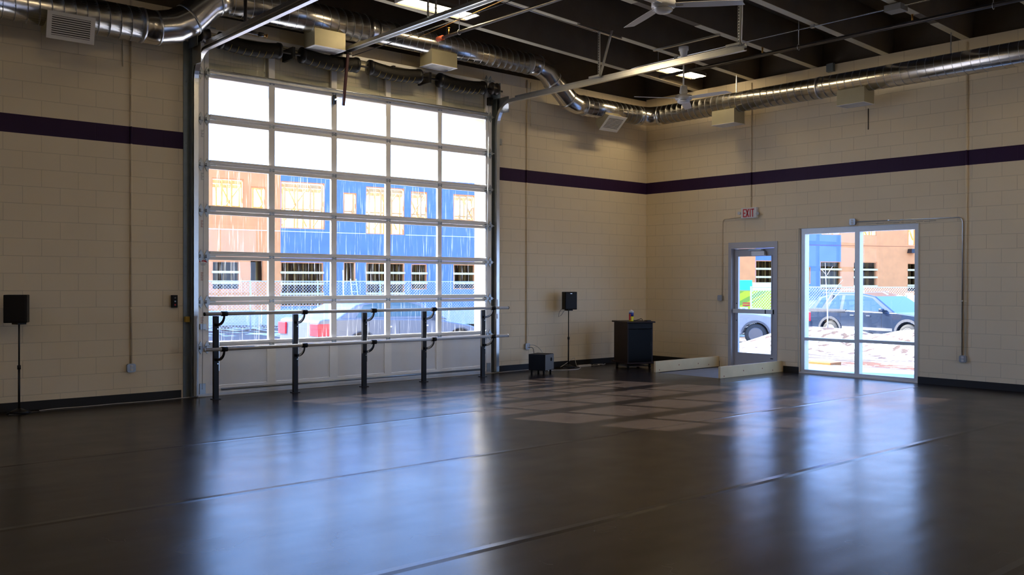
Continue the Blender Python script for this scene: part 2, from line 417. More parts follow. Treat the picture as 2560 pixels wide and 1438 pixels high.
for y0_, y1_ in ((-3.30,-3.06),(-4.52,-5.62)):
    yy = y0_
    while yy > y1_:
        L_ = rc.uniform(.06,.16); zz = 2.432+rc.uniform(-.004,.004); ck.box((-.0012,yy,zz),(.0,max(yy-L_,y1_),zz+rc.uniform(.002,.006))); yy -= L_+rc.uniform(.0,.03)
part(ck, 'mortar_crack', 'pipe_dark', wr, kind='stuff', label='dark ragged crack in the joint over the window')
# block closure above the bearing ledge, set back
up = MB(); up.box((X0-.3,.2,5.02),(.3,.3,6.4)); up.box((.2,Y0,5.05),(.3,.2,6.4)); up.build('trim_1', 'concrete_dark', kind='structure')

# dance floor with a cut out bay in front of the exit door
fl = MB()
bx0, bx1, by0, by1 = -1.74, 0, -3.0, -1.74
def rect(x0,y0,x1,y1): fl.box((x0,y0,-.03),(x1,y1,0))
rect(X0, Y0, bx0, -.03); rect(bx0, Y0, 0, by0); rect(bx0, by1, 0, -.03)
rect(X0, -.03, -9.12, 0); rect(-3.8, -.03, 0, 0)
fl.build('floor', 'dance_floor', kind='structure')
MB().box((X0-.3,Y0-.3,-.3),(.3,.3,-.031)).box((bx0,by0,-.03),(0,by1,-.012)).build('slab_floor', 'slab', kind='structure')
# baseboards
bb = MB(); bb.box((X0,-.008,0),(-9.135,0,.1016)); bb.box((-3.79,-.008,0),(-.008,0,.1016)); bb.build('baseboard_back', 'baseboard', kind='structure')
bb = MB(); bb.box((-.008,-1.74,0),(0,-.008,.1016)); bb.box((-.008,-3.345,0),(0,-3.05,.1016)); bb.box((-.008,Y0,0),(0,-5.36,.1016)); bb.build('baseboard_right', 'baseboard', kind='structure')

# ceiling: sloped double-tee deck with deep ribs
def zc(x, h=0): return 5.055 + SLOPE*(-x) + h
ceil = MB()
ceil.add([(.3,Y0,zc(0,.55)),(.3,.3,zc(0,.55)),(X0,.3,zc(X0,.55)),(X0,Y0,zc(X0,.55)),(.3,Y0,zc(0,.7)),(.3,.3,zc(0,.7)),(X0,.3,zc(X0,.7)),(X0,Y0,zc(X0,.7))],
         [(0,1,2,3),(7,6,5,4),(0,4,5,1),(1,5,6,2),(2,6,7,3),(3,7,4,0)])
ceiling = ceil.build('ceiling', 'concrete_dark', kind='structure')
STEMS = [-1.19-1.21*k for k in range(12)]
for i, y in enumerate(STEMS):
    a, b_ = .055, .09
    xe = .02 if True else 0
    m = MB(); vs = []
    for x in (X0, .12):
        vs += [(x,y-a,zc(x)),(x,y+a,zc(x)),(x,y+b_,zc(x,.552)),(x,y-b_,zc(x,.552))]
    m.add(vs, [(0,1,2,3),(7,6,5,4),(0,4,5,1),(1,5,6,2),(2,6,7,3),(3,7,4,0)])
    rib = wpart(m, 'ceiling_rib', 'concrete_dark', ceiling)
    gaps = {2: [(-4.45,-3.1)], 1: [(-4.3,-3.42)], 4: [(-1.55,-1.0)]}.get(i, [])
    xs = [X0] + [q for g in gaps for q in g] + [0.0]
    m = MB()
    for j in range(0, len(xs), 2):
        x0, x1 = xs[j], xs[j+1]; w = .056
        m.add([(x0,y-w,zc(x0,-.006)),(x1,y-w,zc(x1,-.006)),(x1,y+w,zc(x1,-.006)),(x0,y+w,zc(x0,-.006)),(x0,y-w,zc(x0,0)),(x1,y-w,zc(x1,0)),(x1,y+w,zc(x1,0)),(x0,y+w,zc(x0,0))],
              [(3,2,1,0),(4,5,6,7),(0,1,5,4),(1,2,6,5),(2,3,7,6),(3,0,4,7)])
    wpart(m, 'soffit_strip', 'concrete_strip', rib, label='pale smooth strip along the underside')

# ------------------------------------------------------------------ sectional glass door (door_1)
door = empty('door_1', (-6.45,-.03,0), kind='structure', label='wide sectional overhead door, seven rows of five clear panes above a solid panel')
DX0, DX1, DY0, DY1 = -8.935, -3.955, -.055, -.012
COLS = [(-8.79,-7.94),(-7.85,-6.965),(-6.875,-6.03),(-5.945,-5.06),(-4.98,-4.085)]
sec_z = [.645+.5985*k for k in range(8)]
def roller(x, z, sgn):
    m = MB()
    for dx in (.035, .12):
        xx = x + sgn*dx
        m.prism([(0,-.085),(.03,-.03),(.03,.03),(0,.085),(-.03,.03),(-.03,-.03)], lambda a,b: (xx+a, DY0-.001, z+b), lambda a,b: (xx+a, DY0-.012, z+b))
        m.box((xx-.022,DY0-.05,z-.022),(xx+.022,DY0-.005,z+.018))
    m.cyl((x-sgn*.02,DY0-.04,z),(x+sgn*.22,DY0-.04,z),.008,8)
    return m
for k in range(-1, 7):
    z0 = 0.012 if k < 0 else sec_z[k]; z1 = sec_z[k+1]-.004
    m = MB()
    if k >= 0:
        g0, g1 = z0+.0635, z1-.046
        holes = [(a, g0, b, g1) for a, b in COLS]
        m.plate(lambda s,z,t: (s,t,z), DX0, DX1, z0, z1, holes, DY0, DY1)
        if k in (0,1,2,3,4,5,6):   # stiffening strut on the lower rail, protruding
            m.box((-8.78,DY0-.03,z0+.030),(-4.08,DY0,z0+.062))
        s = wpart(m, 'door_section', 'door_white', door)
        for a, b in COLS:
            wpart(MB().box((a+.001,-.036,g0+.001),(b-.001,-.032,g1-.001)), 'pane', 'dirty_glass', s)
        # glazing beads
    else:
        holes = [(a+.02, .13, b-.02, .58) for a, b in COLS]
        m.plate(lambda s,z,t: (s,t,z), DX0, DX1, z0, z1, holes, DY0, DY1)
        s = wpart(m, 'door_section', 'door_white', door)
        for a, b in COLS: wpart(MB().box((a+.021,-.04,.131),(b-.021,-.03,.579)), 'solid_panel', 'door_panel', s)
        wpart(MB().cyl((-8.62,DY0-.012,.078),(-4.1,DY0-.012,.078),.016,8), 'bottom_rod', 'zinc', s)
        wpart(MB().box((DX0,DY0-.004,.0),(DX1,DY1,.035)), 'weather_seal', 'aluminium', s)
        for sx, sg in ((DX0,1),(DX1,-1)):
            wpart(MB().box((sx+sg*.02,DY0-.012,.03),(sx+sg*.10,DY0,.17)), 'corner_bracket', 'zinc', s)
        wpart(MB().box((DX0+.02,DY0-.03,.88),(DX0+.10,DY0,.95)).box((DX0+.09,DY0-.02,.87),(DX0+.12,DY0-.005,.89)), 'slide_lock', 'zinc', s)
    for sx, sg in ((DX0,1),(DX1,-1)):
        wpart(roller(sx, z1, sg), 'roller_bracket', 'zinc', s)
    if k < 6:
        for a in (-7.895,-6.92,-5.988,-5.02):
            wpart(MB().box((a-.035,DY0-.012,z1-.02),(a-.018,DY0,z1+.024)).box((a+.018,DY0-.012,z1-.02),(a+.035,DY0,z1+.024)).box((a-.03,DY0-.01,z1-.006),(a+.03,DY0-.004,z1+.010)), 'hinge', 'zinc', s)
# top strut + warning sticker
wpart(MB().box((-8.80,DY0-.05,4.232),(-4.08,DY0,4.262)).cyl((-8.80,DY0-.045,4.275),(-4.08,DY0-.045,4.275),.016,8), 'top_strut', 'galvanised', door)
lab = MB()
for i in range(8):
    a0, a1 = -1+.25*i, -1+.25*(i+1); f = lambda a: .012*(1-a*a)
    c = -8.868
    lab.add([(c+.05*a0,DY0-.002,1.755+f(a0)),(c+.05*a1,DY0-.002,1.755+f(a1)),(c+.05*a1,DY0-.002,1.774+f(a1)),(c+.05*a0,DY0-.002,1.774+f(a0)),
             (c+.05*a0,DY0,1.755+f(a0)),(c+.05*a1,DY0,1.755+f(a1)),(c+.05*a1,DY0,1.774+f(a1)),(c+.05*a0,DY0,1.774+f(a0))],
            [(0,1,2,3),(0,4,5,1),(3,2,6,7)])
wpart(lab, 'warning_sticker', 'red', door, label='small red arched safety sticker on the left stile')
for zc_, n in ((1.62,8),(2.30,7),(2.92,7),(3.48,7),(1.03,6)):
    lm = MB()
    for i in range(n): lm.box((-8.898,DY0-.0015,zc_-.014*i),(-8.898+.036-.006*(i%3),DY0,zc_-.014*i+.005))
    wpart(lm, 'printed_label', 'rust' if zc_ < 2.5 else 'jamb_steel', door, label='tiny column of faded print on the left stile')
lm = MB()
for i, w in enumerate((.09,.06)): lm.box((-8.868-w/2,DY0-.0015,1.735-.016*i),(-8.868+w/2,DY0,1.74-.016*i))
wpart(lm, 'printed_label', 'jamb_steel', door)
# steel jamb angles and painted header above the opening
jl = MB(); jl.box((-9.11,-.012,0),(-8.94,0,4.62)); jl.box((-9.03,-.09,0),(-9.02,0,4.62))
for z in (.25,.95,1.7,2.5,3.3,4.1): jl.cyl((-9.07,-.02,z),(-9.07,-.01,z),.012,8)
jl.build('trim_2', 'jamb_steel', kind='structure')
jr = MB(); jr.box((-3.95,-.012,0),(-3.80,0,4.62)); jr.box((-3.88,-.09,0),(-3.87,0,4.62)); jr.build('trim_3', 'jamb_steel', kind='structure')
hd = MB(); hd.box((-8.94,-.010,4.23),(-3.95,0,4.39))
for x in (-8.42,-7.25,-6.1,-4.55): hd.cyl((x,-.016,4.335),(x,-.010,4.335),.018,10)
hd.box((-7.98,-.014,4.39),(-7.86,0,4.64)); hd.box((-6.30,-.014,4.39),(-6.16,0,4.64)); hd.box((-5.0,-.014,4.39),(-4.9,0,4.64)); hd.box((-4.0,-.014,4.2),(-3.92,0,4.75))
hd.build('trim_4', 'cream', kind='structure')
MB().box((-8.92,-.008,4.755),(-4.0,0,4.762)).box((-8.93,-.008,4.755),(-8.90,0,5.0)).build('trim_5', 'dark_void', kind='structure')

# tracks -----------------------------------------------------------------
def track(X, sgn, label, yend, hang):
    t = empty('door_track', (X,-.09,0), label=label, cat='door track', group='curved steel tracks of the overhead door')
    R_, zt = .38, 4.47
    path = [(X,-.095,.02),(X,-.095,zt-R_)] + [(X,-.095-R_*(1-math.cos(a)), zt-R_+R_*math.sin(a)) for a in [PI/2*i/12 for i in range(1,13)]] + [(X,yend,zt)]
    # C section swept along the path: back web + two lips
    P = [Vector(p) for p in path]; m = MB()
    prof = [(-.03,-.028),(.03,-.028),(.03,-.012),(.026,-.012),(.026,-.022),(-.026,-.022),(-.026,.022),(.026,.022),(.026,.012),(.03,.012),(.03,.028),(-.03,.028)]
    vs = []; n = len(prof)
    for i, p in enumerate(P):
        d = (P[min(i+1,len(P)-1)]-P[max(i-1,0)]).normalized(); side = Vector((1,0,0)); up_ = side.cross(d)
        for a, b in prof: vs.append(p + side*(-sgn*a) + up_*b)
    fs = []
    for i in range(len(P)-1):
        for k in range(n): fs.append((i*n+k, i*n+(k+1)%n, (i+1)*n+(k+1)%n, (i+1)*n+k))
    fs.append(tuple(reversed(range(n)))); fs.append(tuple((len(P)-1)*n+k for k in range(n)))
    m.add(vs, fs); wpart(m, 'rail', 'track_steel', t)
    # stiffening angle on top of the horizontal run
    m = MB(); m.box((X-sgn*.03,-.5,zt+.025),(X-sgn*.034,yend,zt+.075)); m.box((X-sgn*.03,-.5,zt+.025),(X+sgn*.02,yend,zt+.029))
    wpart(m, 'stiffener', 'galvanised', t)
    m = MB()
    for z in (.35,1.2,2.1,3.0,3.8): m.box((X-sgn*.036,-.09,z),(X-sgn*.03,-.012,z+.05))
    m.box((X-sgn*.035,-.35,4.30),(X-sgn*.03,-.012,4.56))
    wpart(m, 'mounting_bracket', 'galvanised', t)
    for (y, zt2, brace) in hang:
        h = MB(); top = zc(X, -.004)
        def perf(p, q):
            p, q = Vector(p), Vector(q); h.bar(p, q, .035, .003, up=(1,0,0)); d = (q-p)
            off = Vector((.0,.016,0)); h.bar(p+off, q+off, .003, .035, up=(1,0,0))
        perf((X,y,zt+.05),(X,y,top)); perf((X+.35*brace,y-.14,top),(X,y-.02,zt+.06)) if brace else None
        h.bar((X-.03,y+.18,zt+.07),(X-.03,y-.03,zt+.07),.03,.03)
        hp = wpart(h, 'hanger', 'galvanised', t)
        hh = MB(); k = 0; zz = zt+.1
        while zz < top-.02: hh.box((X-.0195,y-.006,zz),(X-.0175,y+.006,zz+.018)); zz += .038
        wpart(hh, 'hole_row', 'dark_void', hp)
    return t
track(-8.985, 1, 'steel track of the glass door, the left one, curving up beside the elbow duct', -4.95, [(-3.6,0,0)])
track(-3.868, -1, 'steel track of the glass door, the right one, ending near the two ceiling fans', -4.95, [(-2.42,0,.35),(-4.86,0,-.4)])
ap = MB().bar((-4.35,-2.41,zc(-4.35,-.016)),(-3.4,-2.41,zc(-3.4,-.016)),.05,.02); k = -4.33
tag(ap.build('punched_angle', 'galvanised'), 'perforated steel angle bolted under the concrete rib above the right door track', 'bracket')

# torsion spring shaft -----------------------------------------------------
sh = empty('spring_shaft', (-6.45,-.2,4.62), label='torsion spring shaft with four black coil springs above the glass door', cat='spring assembly')
YS = -.26
wpart(MB().cyl((-9.0,YS,4.64),(-3.9,YS,4.64),.016,10), 'shaft', 'pipe_dark', sh)
for x0, x1 in ((-8.70,-7.92),(-7.52,-6.70),(-6.42,-5.60),(-5.15,-4.34)):
    m = MB(); pts = []; rr = []
    nseg = 120
    for i in range(nseg+1):
        f = i/nseg; sag = -.035*math.sin(PI*f)
        pts.append((x0+(x1-x0)*f, YS, 4.64+sag)); rr.append(.098 + .006*math.cos(i*PI))
    m.tube(pts, rr, 20); sp_ = wpart(m, 'coil_spring', 'spring', sh)
    m = MB()
    for xx in (x0-.02, x1+.02): m.lathe((xx,YS,4.64), [(.05,-.035),(.112,-.025),(.112,.015),(.06,.035)], 'x', 16)
    wpart(m, 'spring_cone', 'black_metal', sp_)
    m = MB()
    for q in range(1, 8):
        f = q/8; xx = x0+(x1-x0)*f; zz = 4.64-.035*math.sin(PI*f)
        m.tube([(xx+.012*math.sin(a), YS+.1045*math.cos(a), zz+.1045*math.sin(a)) for a in [2*PI*j/18 for j in range(10,18)]], .0025, 4)
    wpart(m, 'paint_mark', 'yellow_mark', sp_, label='thin yellow paint stripes')
for x in (-6.06,-5.4,-7.7):
    wpart(MB().box((x-.02,YS-.06,4.56),(x+.02,-.012,4.72)), 'bearing_plate', 'black_metal', sh)
for x, sx in ((-8.94,1),(-4.08,-1)):
    wpart(MB().lathe((x,YS,4.66), [(.03,-.06),(.10,-.055),(.10,-.04),(.085,-.035),(.085,.035),(.10,.04),(.10,.055),(.03,.06)], 'x', 24), 'cable_drum', 'pipe_dark', sh)
    wpart(MB().cyl((x+sx*.04,-.18,4.6),(x+sx*.04,-.115,.1),.003,5), 'lift_cable', 'zinc', sh)
    wpart(MB().box((x-sx*.10,-.30,4.52),(x-sx*.106,-.012,4.76)), 'end_bearing_plate', 'jamb_steel', sh)
# chain hoist box near right drum
tag(MB().box((-4.06,-.12,4.42),(-3.98,-.015,4.55)).build('hoist_bracket','black_metal', bevel=.01), 'small black finned bracket under the right cable drum', 'bracket')

# opener rail ---------------------------------------------------------------
OX, OZ = -6.9, 4.80
op = empty('opener_rail', (OX,-2.5,OZ), label='long double steel opener rail running from above the glass door towards the camera', cat='door opener')
for dx in (-.045,.045): wpart(MB().box((OX+dx-.012,-.1,OZ-.02),(OX+dx+.012,-6.3,OZ+.022)), 'rail', 'track_steel', op)
wpart(MB().box((OX-.05,-.1,OZ+.0225),(OX+.05,-6.3,OZ+.029)), 'rail_top', 'track_steel', op)
wpart(MB().box((OX-.07,-.13,OZ-.10),(OX+.07,-.011,OZ+.05)), 'wall_bracket', 'black_metal', op)
wpart(MB().cyl((OX+.13,-.3,OZ-.05),(OX+.13,-6.3,OZ-.05),.006,6), 'chain', 'pipe_dark', op)
wpart(MB().box((OX-.04,-.44,OZ-.06),(OX+.04,-.36,OZ-.021)), 'trolley', 'pipe_dark', op)
arm = wpart(MB().bar((OX+.0,-.40,OZ-.05),(OX-.015,-.30,4.02),.034,.03), 'door_arm', 'dark_red', op)
wpart(MB().bar((OX-.01,-.31,4.14),(OX-.03,-.09,4.13),.022,.022), 'arm_link', 'bright_steel', arm)
wpart(MB().box((OX-.045,-.10,4.07),(OX-.015,-.057,4.20)), 'door_lug', 'black_metal', arm)
for y in (-2.41,-4.83):
    for dx in (-.06,.06): wpart(MB().bar((OX+dx,y,OZ+.02),(OX+dx,y,zc(OX,-.006)),.02,.02), 'hanger', 'galvanised', op)

# ------------------------------------------------------------------ barre
BY = -.44
barre = empty('ballet_barre', (-6.6,BY,0), label='double silver ballet barre on five black posts in front of the glass door', cat='ballet barre')
PX = [-8.86,-7.74,-6.65,-5.60,-4.45]
RY = -.68
for x in PX:
    m = MB().box((x-.034,BY-.022,0),(x+.034,BY+.022,1.066)); ps = wpart(m, 'post', 'black_metal', barre, .003)
    wpart(MB().box((x+.034,BY-.018,.36),(x+.040,BY+.018,1.06)), 'edge_channel', 'bright_steel', ps)
    for zr in (1.10,.655):
        pts = []
        for i in range(9):
            a = PI/2*i/8; pts.append((x+.008, BY-.02-(abs(RY-BY)-.02)*math.sin(a), zr-.02-.13*math.cos(a)))
        m = MB(); w = .012
        for i in range(8): m.bar(pts[i], pts[i+1], .022, .034-.0022*i)
        br_ = wpart(m, 'bracket', 'black_metal', ps)
        wpart(MB().cyl((x-.030,RY,zr),(x+.046,RY,zr),.031,16), 'collar', 'black', br_)
        m = MB()
        for dz in (-.03,-.20): m.cyl((x+.018,BY-.022,zr+dz),(x+.018,BY-.027,zr+dz),.008,8)
        wpart(m, 'bolt', 'bright_steel', ps)
    wpart(MB().box((x-.05,BY-.05,0),(x+.05,BY+.05,.008)), 'foot_plate', 'black_metal', ps)
for zr, nm in ((1.10,'upper_rail'),(.655,'lower_rail')):
    wpart(MB().cyl((-9.10,RY,zr),(-4.13,RY,zr),.022,18), nm, 'aluminium', barre)
    wpart(MB().cyl((-9.115,RY,zr),(-9.10,RY,zr),.0235,14).cyl((-4.13,RY,zr),(-4.12,RY,zr),.0235,14), 'end_cap', 'black' if zr > 1 else 'aluminium', barre)

# ------------------------------------------------------------------ ducts
def duct(name, path, R_, label, seamstep=.125):
    pts = [Vector(p) for p in path]; c = sum(pts, Vector())/len(pts)
    d = empty(name, tuple(pts[0]), label=label, cat='duct')
    return d
def dense(a, b, step):
    a, b = Vector(a), Vector(b); n = max(1, int((b-a).length/step)); return [a+(b-a)*i/n for i in range(n+1)]
def seam(m, a, b, r, step=.125, n=28):
    a, b = Vector(a), Vector(b); L = (b-a).length; d = (b-a).normalized(); u = Vector((0,0,1)); u = (u-d*u.dot(d)).normalized(); v = d.cross(u)
    turns = L/step; K = int(turns*n); pts = [a + d*(L*i/K) + (u*math.cos(2*PI*i/n)+v*math.sin(2*PI*i/n))*(r+.001) for i in range(K+1)]
    m.tube(pts, .002, 4, caps=False)
LOW, HIGH, DYC = 4.60, 5.125, -.45
db = empty('spiral_duct', (-9,DYC,5), label='long round spiral duct on the wall above the glass door, with two kinks', cat='duct')
RA, RB = .205, .17
segs = [((-18,DYC,LOW),(-9.78,DYC,LOW),RA),((-8.72,DYC,HIGH),(-6.62,DYC,HIGH),RA),((-6.5,DYC,HIGH),(-3.5,DYC,HIGH),RB),((-2.25,DYC,LOW),(-.80,DYC,LOW),RB)]
m = MB(); sm_ = MB()
for a, b, r in segs: m.tube([a,b], r, 36); seam(sm_, a, b, r)
m.tube([(-6.64,DYC,HIGH),(-6.60,DYC,HIGH),(-6.52,DYC,HIGH),(-6.48,DYC,HIGH)], [RA,RA,RB,RB], 36)
wpart(m, 'duct_run', 'spiral_duct', db); wpart(sm_, 'spiral_seam', 'galvanised', db)
def elbow(pts, r, rings):
    m = MB(); m.tube(pts, r, 36); e = wpart(m, 'elbow', 'spiral_duct', db); rm = MB()
    for i in rings:
        p = Vector(pts[i]); d = (Vector(pts[min(i+1,len(pts)-1)])-Vector(pts[max(i-1,0)])).normalized()
        rm.tube([p-d*.012, p+d*.012], r+.006, 36)
    wpart(rm, 'collar_ring', 'galvanised', e)
elbow([(-9.80,DYC,LOW),(-9.62,DYC,LOW),(-9.40,DYC,LOW+.06),(-9.22,DYC,LOW+.17),(-9.0,DYC,HIGH-.12),(-8.88,DYC,HIGH-.03),(-8.72,DYC,HIGH)], RA, [0,1,3,5])
elbow([(-3.5,DYC,HIGH),(-3.30,DYC,HIGH),(-3.08,DYC,HIGH-.07),(-2.95,DYC,HIGH-.2),(-2.72,DYC,LOW+.18),(-2.58,DYC,LOW+.06),(-2.40,DYC,LOW),(-2.22,DYC,LOW)], RB, [0,1,3,5,7])
elbow([(-.82,DYC,LOW),(-.70,DYC,LOW),(-.53,DYC-.08,LOW),(-.45,DYC-.25,LOW),(-.45,DYC-.40,LOW)], RB, [0,1,3])
dr = empty('spiral_duct', (-.45,-5,LOW), label='long round spiral duct on the right wall above the exit door and window', cat='duct')
sm_ = MB(); m = MB().tube([(-.45,-.80,LOW),(-.45,-15,LOW)], RB, 36); seam(sm_, (-.45,-.82,LOW), (-.45,-11.5,LOW), RB)
wpart(m, 'duct_run', 'spiral_duct', dr); wpart(sm_, 'spiral_seam', 'galvanised', dr)
wpart(MB().tube([(-.45,-3.97,LOW),(-.45,-4.0,LOW)], RB+.006, 36).tube([(-.45,-8.2,LOW),(-.45,-8.24,LOW)], RB+.006, 36), 'collar_ring', 'galvanised', dr)
m = MB()
for y in (-2.4,-6.02,-9.6): m.box((-.46,y-.006,LOW+RB-.002),(-.44,y+.006,zc(-.45,.5))); 
wpart(m, 'hanger_strap', 'galvanised', dr)
m = MB()
for x in (-11.5,): m.box((x-.006,DYC-.01,LOW+RA-.002),(x+.006,DYC+.01,zc(x,.5)))
for x in (-7.6,-5.2): m.box((x-.006,DYC-.01,HIGH+RB-.002),(x+.006,DYC+.01,zc(x,.5)))
wpart(m, 'hanger_strap', 'galvanised', db)

# registers
def register_down(x0,x1,y0,y1,z0,z1, label, louv_along_x=True):
    t = empty('air_register', ((x0+x1)/2,(y0+y1)/2,z0), label=label, cat='air vent', group='boxes hanging under the ducts')
    wpart(MB().box((x0,y0,z0+.008),(x1,y1,z1)), 'box', 'register_box', t)
    f = MB(); w = .03
    f.box((x0-.008,y0-.008,z0),(x1+.008,y0+w,z0+.008)); f.box((x0-.008,y1-w,z0),(x1+.008,y1+.008,z0+.008)); f.box((x0-.008,y0+w,z0),(x0+w,y1-w,z0+.008)); f.box((x1-w,y0+w,z0),(x1+.008,y1-w,z0+.008))
    fr = wpart(f, 'frame', 'white_paint', t); l = MB()
    n = 8
    for i in range(n):
        if louv_along_x: y = y0+w+(y1-y0-2*w)*(i+.5)/n; l.bar((x0+w,y,z0+.006),(x1-w,y,z0+.006),.014,.003)
        else: x = x0+w+(x1-x0-2*w)*(i+.5)/n; l.bar((x,y0+w,z0+.006),(x,y1-w,z0+.006),.014,.003)
    wpart(l, 'louvre', 'white_paint', t)
register_down(-7.54,-7.06,-.60,-.30,4.72,4.96,'cream box vent under the duct above the second coil spring')
register_down(-5.58,-5.10,-.60,-.30,4.775,5.0,'cream box vent under the duct above the fourth coil spring')
register_down(-.60,-.30,-2.46,-2.0,4.232,4.48,'cream box vent under the right wall duct, the one above the EXIT sign', False)
register_down(-.60,-.30,-4.80,-4.35,4.24,4.48,'cream box vent under the right wall duct, the one above the window', False)
def register_tilt(x0,x1,pt,pb,label):
    yt, zt = pt; yb, zb = pb
    t = empty('air_register', ((x0+x1)/2, yt, zb), label=label, cat='air vent', group='tilted grilles on the wall duct')
    m = MB(); m.prism([(yt,zt),(yb,zb),(DYC+.10,zb+.10),(DYC+.05,zt+.10)], lambda y,z: (x0,y,z), lambda y,z: (x1,y,z)); wpart(m, 'box', 'register_box', t)
    n = Vector((0, -(zt-zb), (yt-yb))).normalized(); n = n if n.y < 0 else -n
    P = lambda u, v: Vector((x0+(x1-x0)*u, yt+(yb-yt)*v, zt+(zb-zt)*v))
    f = MB()
    def q(u0,v0,u1,v1,h0=.0,h1=.008):
        vs = [P(u0,v0),P(u1,v0),P(u1,v1),P(u0,v1)]; f.add([p+n*h0 for p in vs]+[p+n*h1 for p in vs], [(0,1,2,3),(7,6,5,4),(0,4,5,1),(1,5,6,2),(2,6,7,3),(3,7,4,0)])
    q(-.02,-.03,1.02,.12); q(-.02,.88,1.02,1.03); q(-.02,.12,.08,.88); q(.92,.12,1.02,.88)
    fr = wpart(f, 'frame', 'white_paint', t)
    f2 = MB().add([P(.08,.12)+n*.001,P(.92,.12)+n*.001,P(.92,.88)+n*.001,P(.08,.88)+n*.001], [(0,1,2,3)]); wpart(f2, 'throat', 'dark_void', t)
    f = MB()
    for i in range(9):
        v = .12+.76*(i+.5)/9; a = P(.08,v)+n*.004; b = P(.92,v)+n*.004; f.bar(a, b, .013, .003, up=tuple(n))
    wpart(f, 'louvre', 'white_paint', t)
register_tilt(-10.89,-10.40,(-.66,4.52),(-.60,4.24),'large slatted vent tilted forward on the duct at the far left')
register_tilt(-1.78,-1.33,(-.68,4.455),(-.44,4.235),'slatted vent tilted forward on the duct beside the room corner')

# ------------------------------------------------------------------ pipes, conduits
def pipe(name, pts, r, mt, label, cat, n=10):
    return tag(MB().tube(pts, r, n).build(name, mt), label, cat)
def bend(a, c, b, r=.08, n=6):
    a, c, b = Vector(a), Vector(c), Vector(b); p0 = c+(a-c).normalized()*r; p1 = c+(b-c).normalized()*r
    return [p0*(1-t)**2 + c*2*t*(1-t) + p1*t*t for t in [i/n for i in range(n+1)]]
def conduit(name, pts, r, mt, label, clips=()):
    t = empty(name, tuple(pts[-1]), label=label, cat='conduit')
    P = [Vector(pts[0])]
    for i in range(1, len(pts)-1): P += bend(pts[i-1], pts[i], pts[i+1])
    P.append(Vector(pts[-1])); wpart(MB().tube(P, r, 10), 'tube', mt, t)
    m = MB()
    for c in clips: m.cbox(c, (.03,.03,.012) if True else 0)
    if clips: wpart(m, 'clamp', mt, t)
    return t
conduit('wall_conduit', [(-9.77,-.014,5.0),(-9.77,-.014,.47)], .012, 'block_back', 'cream painted conduit dropping down the wall between left speaker and glass door', [(-9.77,-.014,z) for z in (1.17,3.63,4.2)])
conduit('wall_conduit', [(-3.13,-.014,4.98),(-3.13,-.014,.45)], .010, 'block_back', 'thin cream conduit dropping to the plugged outlet right of the glass door', [(-3.13,-.014,z) for z in (1.35,4.0,2.7)])
pipe('thin_pipe', [(-3.04,-.0055,4.95),(-3.04,-.0055,4.2)], .006, 'block_back', 'short thin pipe end hanging beside the conduit right of the glass door', 'pipe')
pipe('thin_pipe', [(-9.87,-.0055,4.6),(-9.87,-.0055,4.17)], .006, 'cream', 'short thin pipe end on the wall under the left duct', 'pipe')
conduit('wall_conduit', [(-.012,-2.40,5.0),(-.012,-2.40,2.82)], .010, 'block_right', 'thin painted conduit dropping to the EXIT sign', [(-.014,-2.40,z) for z in (3.0,4.1)])
conduit('wall_conduit', [(-.014,-6.06,5.0),(-.014,-6.06,.46)], .014, 'block_right', 'thick cream conduit dropping to the outlet right of the window', [(-.014,-6.06,z) for z in (1.25,2.4,3.6)])
conduit('wall_conduit', [(-.012,-4.36,2.48),(-.012,-6.01,2.47),(-.012,-6.01,.46)], .009, 'galvanised', 'thin bare metal conduit running above the window and down to the outlet', [(-.012,-4.9,2.479),(-.012,-6.01,1.25),(-.012,-5.1,2.478)])
conduit('wall_conduit', [(-.012,-2.24,2.665),(-.012,-1.80,2.65),(-.012,-1.80,1.28)], .009, 'block_right', 'bent conduit running from the EXIT sign down to the switch beside the exit door', [(-.012,-1.80,1.85),(-.012,-1.95,2.656)])
pipe('thin_pipe', [(-.0055,-4.55,4.25),(-.0055,-4.55,3.92)], .006, 'pipe_dark', 'short dark pipe end on the wall below the vent above the window', 'pipe')

def jbox(name, c, sz, axis, label, recept=True, plugs=0):
    t = empty(name, c, label=label, cat='outlet')
    x, y, z = c
    if axis == 'y': M = lambda a,b,d: (x+a, y-d, z+b)
    else: M = lambda a,b,d: (x-d, y-a, z+b)
    def bx(mb, a0,b0,d0,a1,b1,d1):
        p, q = M(a0,b0,d0), M(a1,b1,d1); mb.box(p, q); return mb
    s = sz/2
    poly = [(-s+.015,-s),(s-.015,-s),(s,-s+.015),(s,s-.015),(s-.015,s),(-s+.015,s),(-s,s-.015),(-s,-s+.015)]
    wpart(MB().prism(poly, lambda a,b: M(a,b,0), lambda a,b: M(a,b,.045)), 'box', 'box_grey', t)
    if recept:
        r = MB()
        for b in (-.022,.022): bx(r, -.016,b-.015,.045,.016,b+.015,.050)
        rp = wpart(r, 'receptacle', 'white_paint', t); h = MB()
        for b in (-.022,.022):
            for a in (-.006,.006): bx(h, a-.0015,b-.004,.050,a+.0015,b+.006,.0505)
        wpart(h, 'slot', 'black', rp)
    return t
jbox('outlet_box', (-9.775,0,.425), .105, 'y', 'square metal outlet box low on the wall between left speaker and glass door')
jbox('outlet_box', (-3.125,0,.405), .10, 'y', 'metal outlet box above the black subwoofer with plugs in it')
jbox('outlet_box', (0,-6.03,.41), .10, 'x', 'metal outlet box low on the wall right of the window')
jbox('outlet_box', (0,-4.31,2.48), .10, 'x', 'white faced outlet box just above the window top')
jbox('outlet_box', (0,-1.77,1.235), .10, 'x', 'blank metal switch box left of the exit door', recept=False)
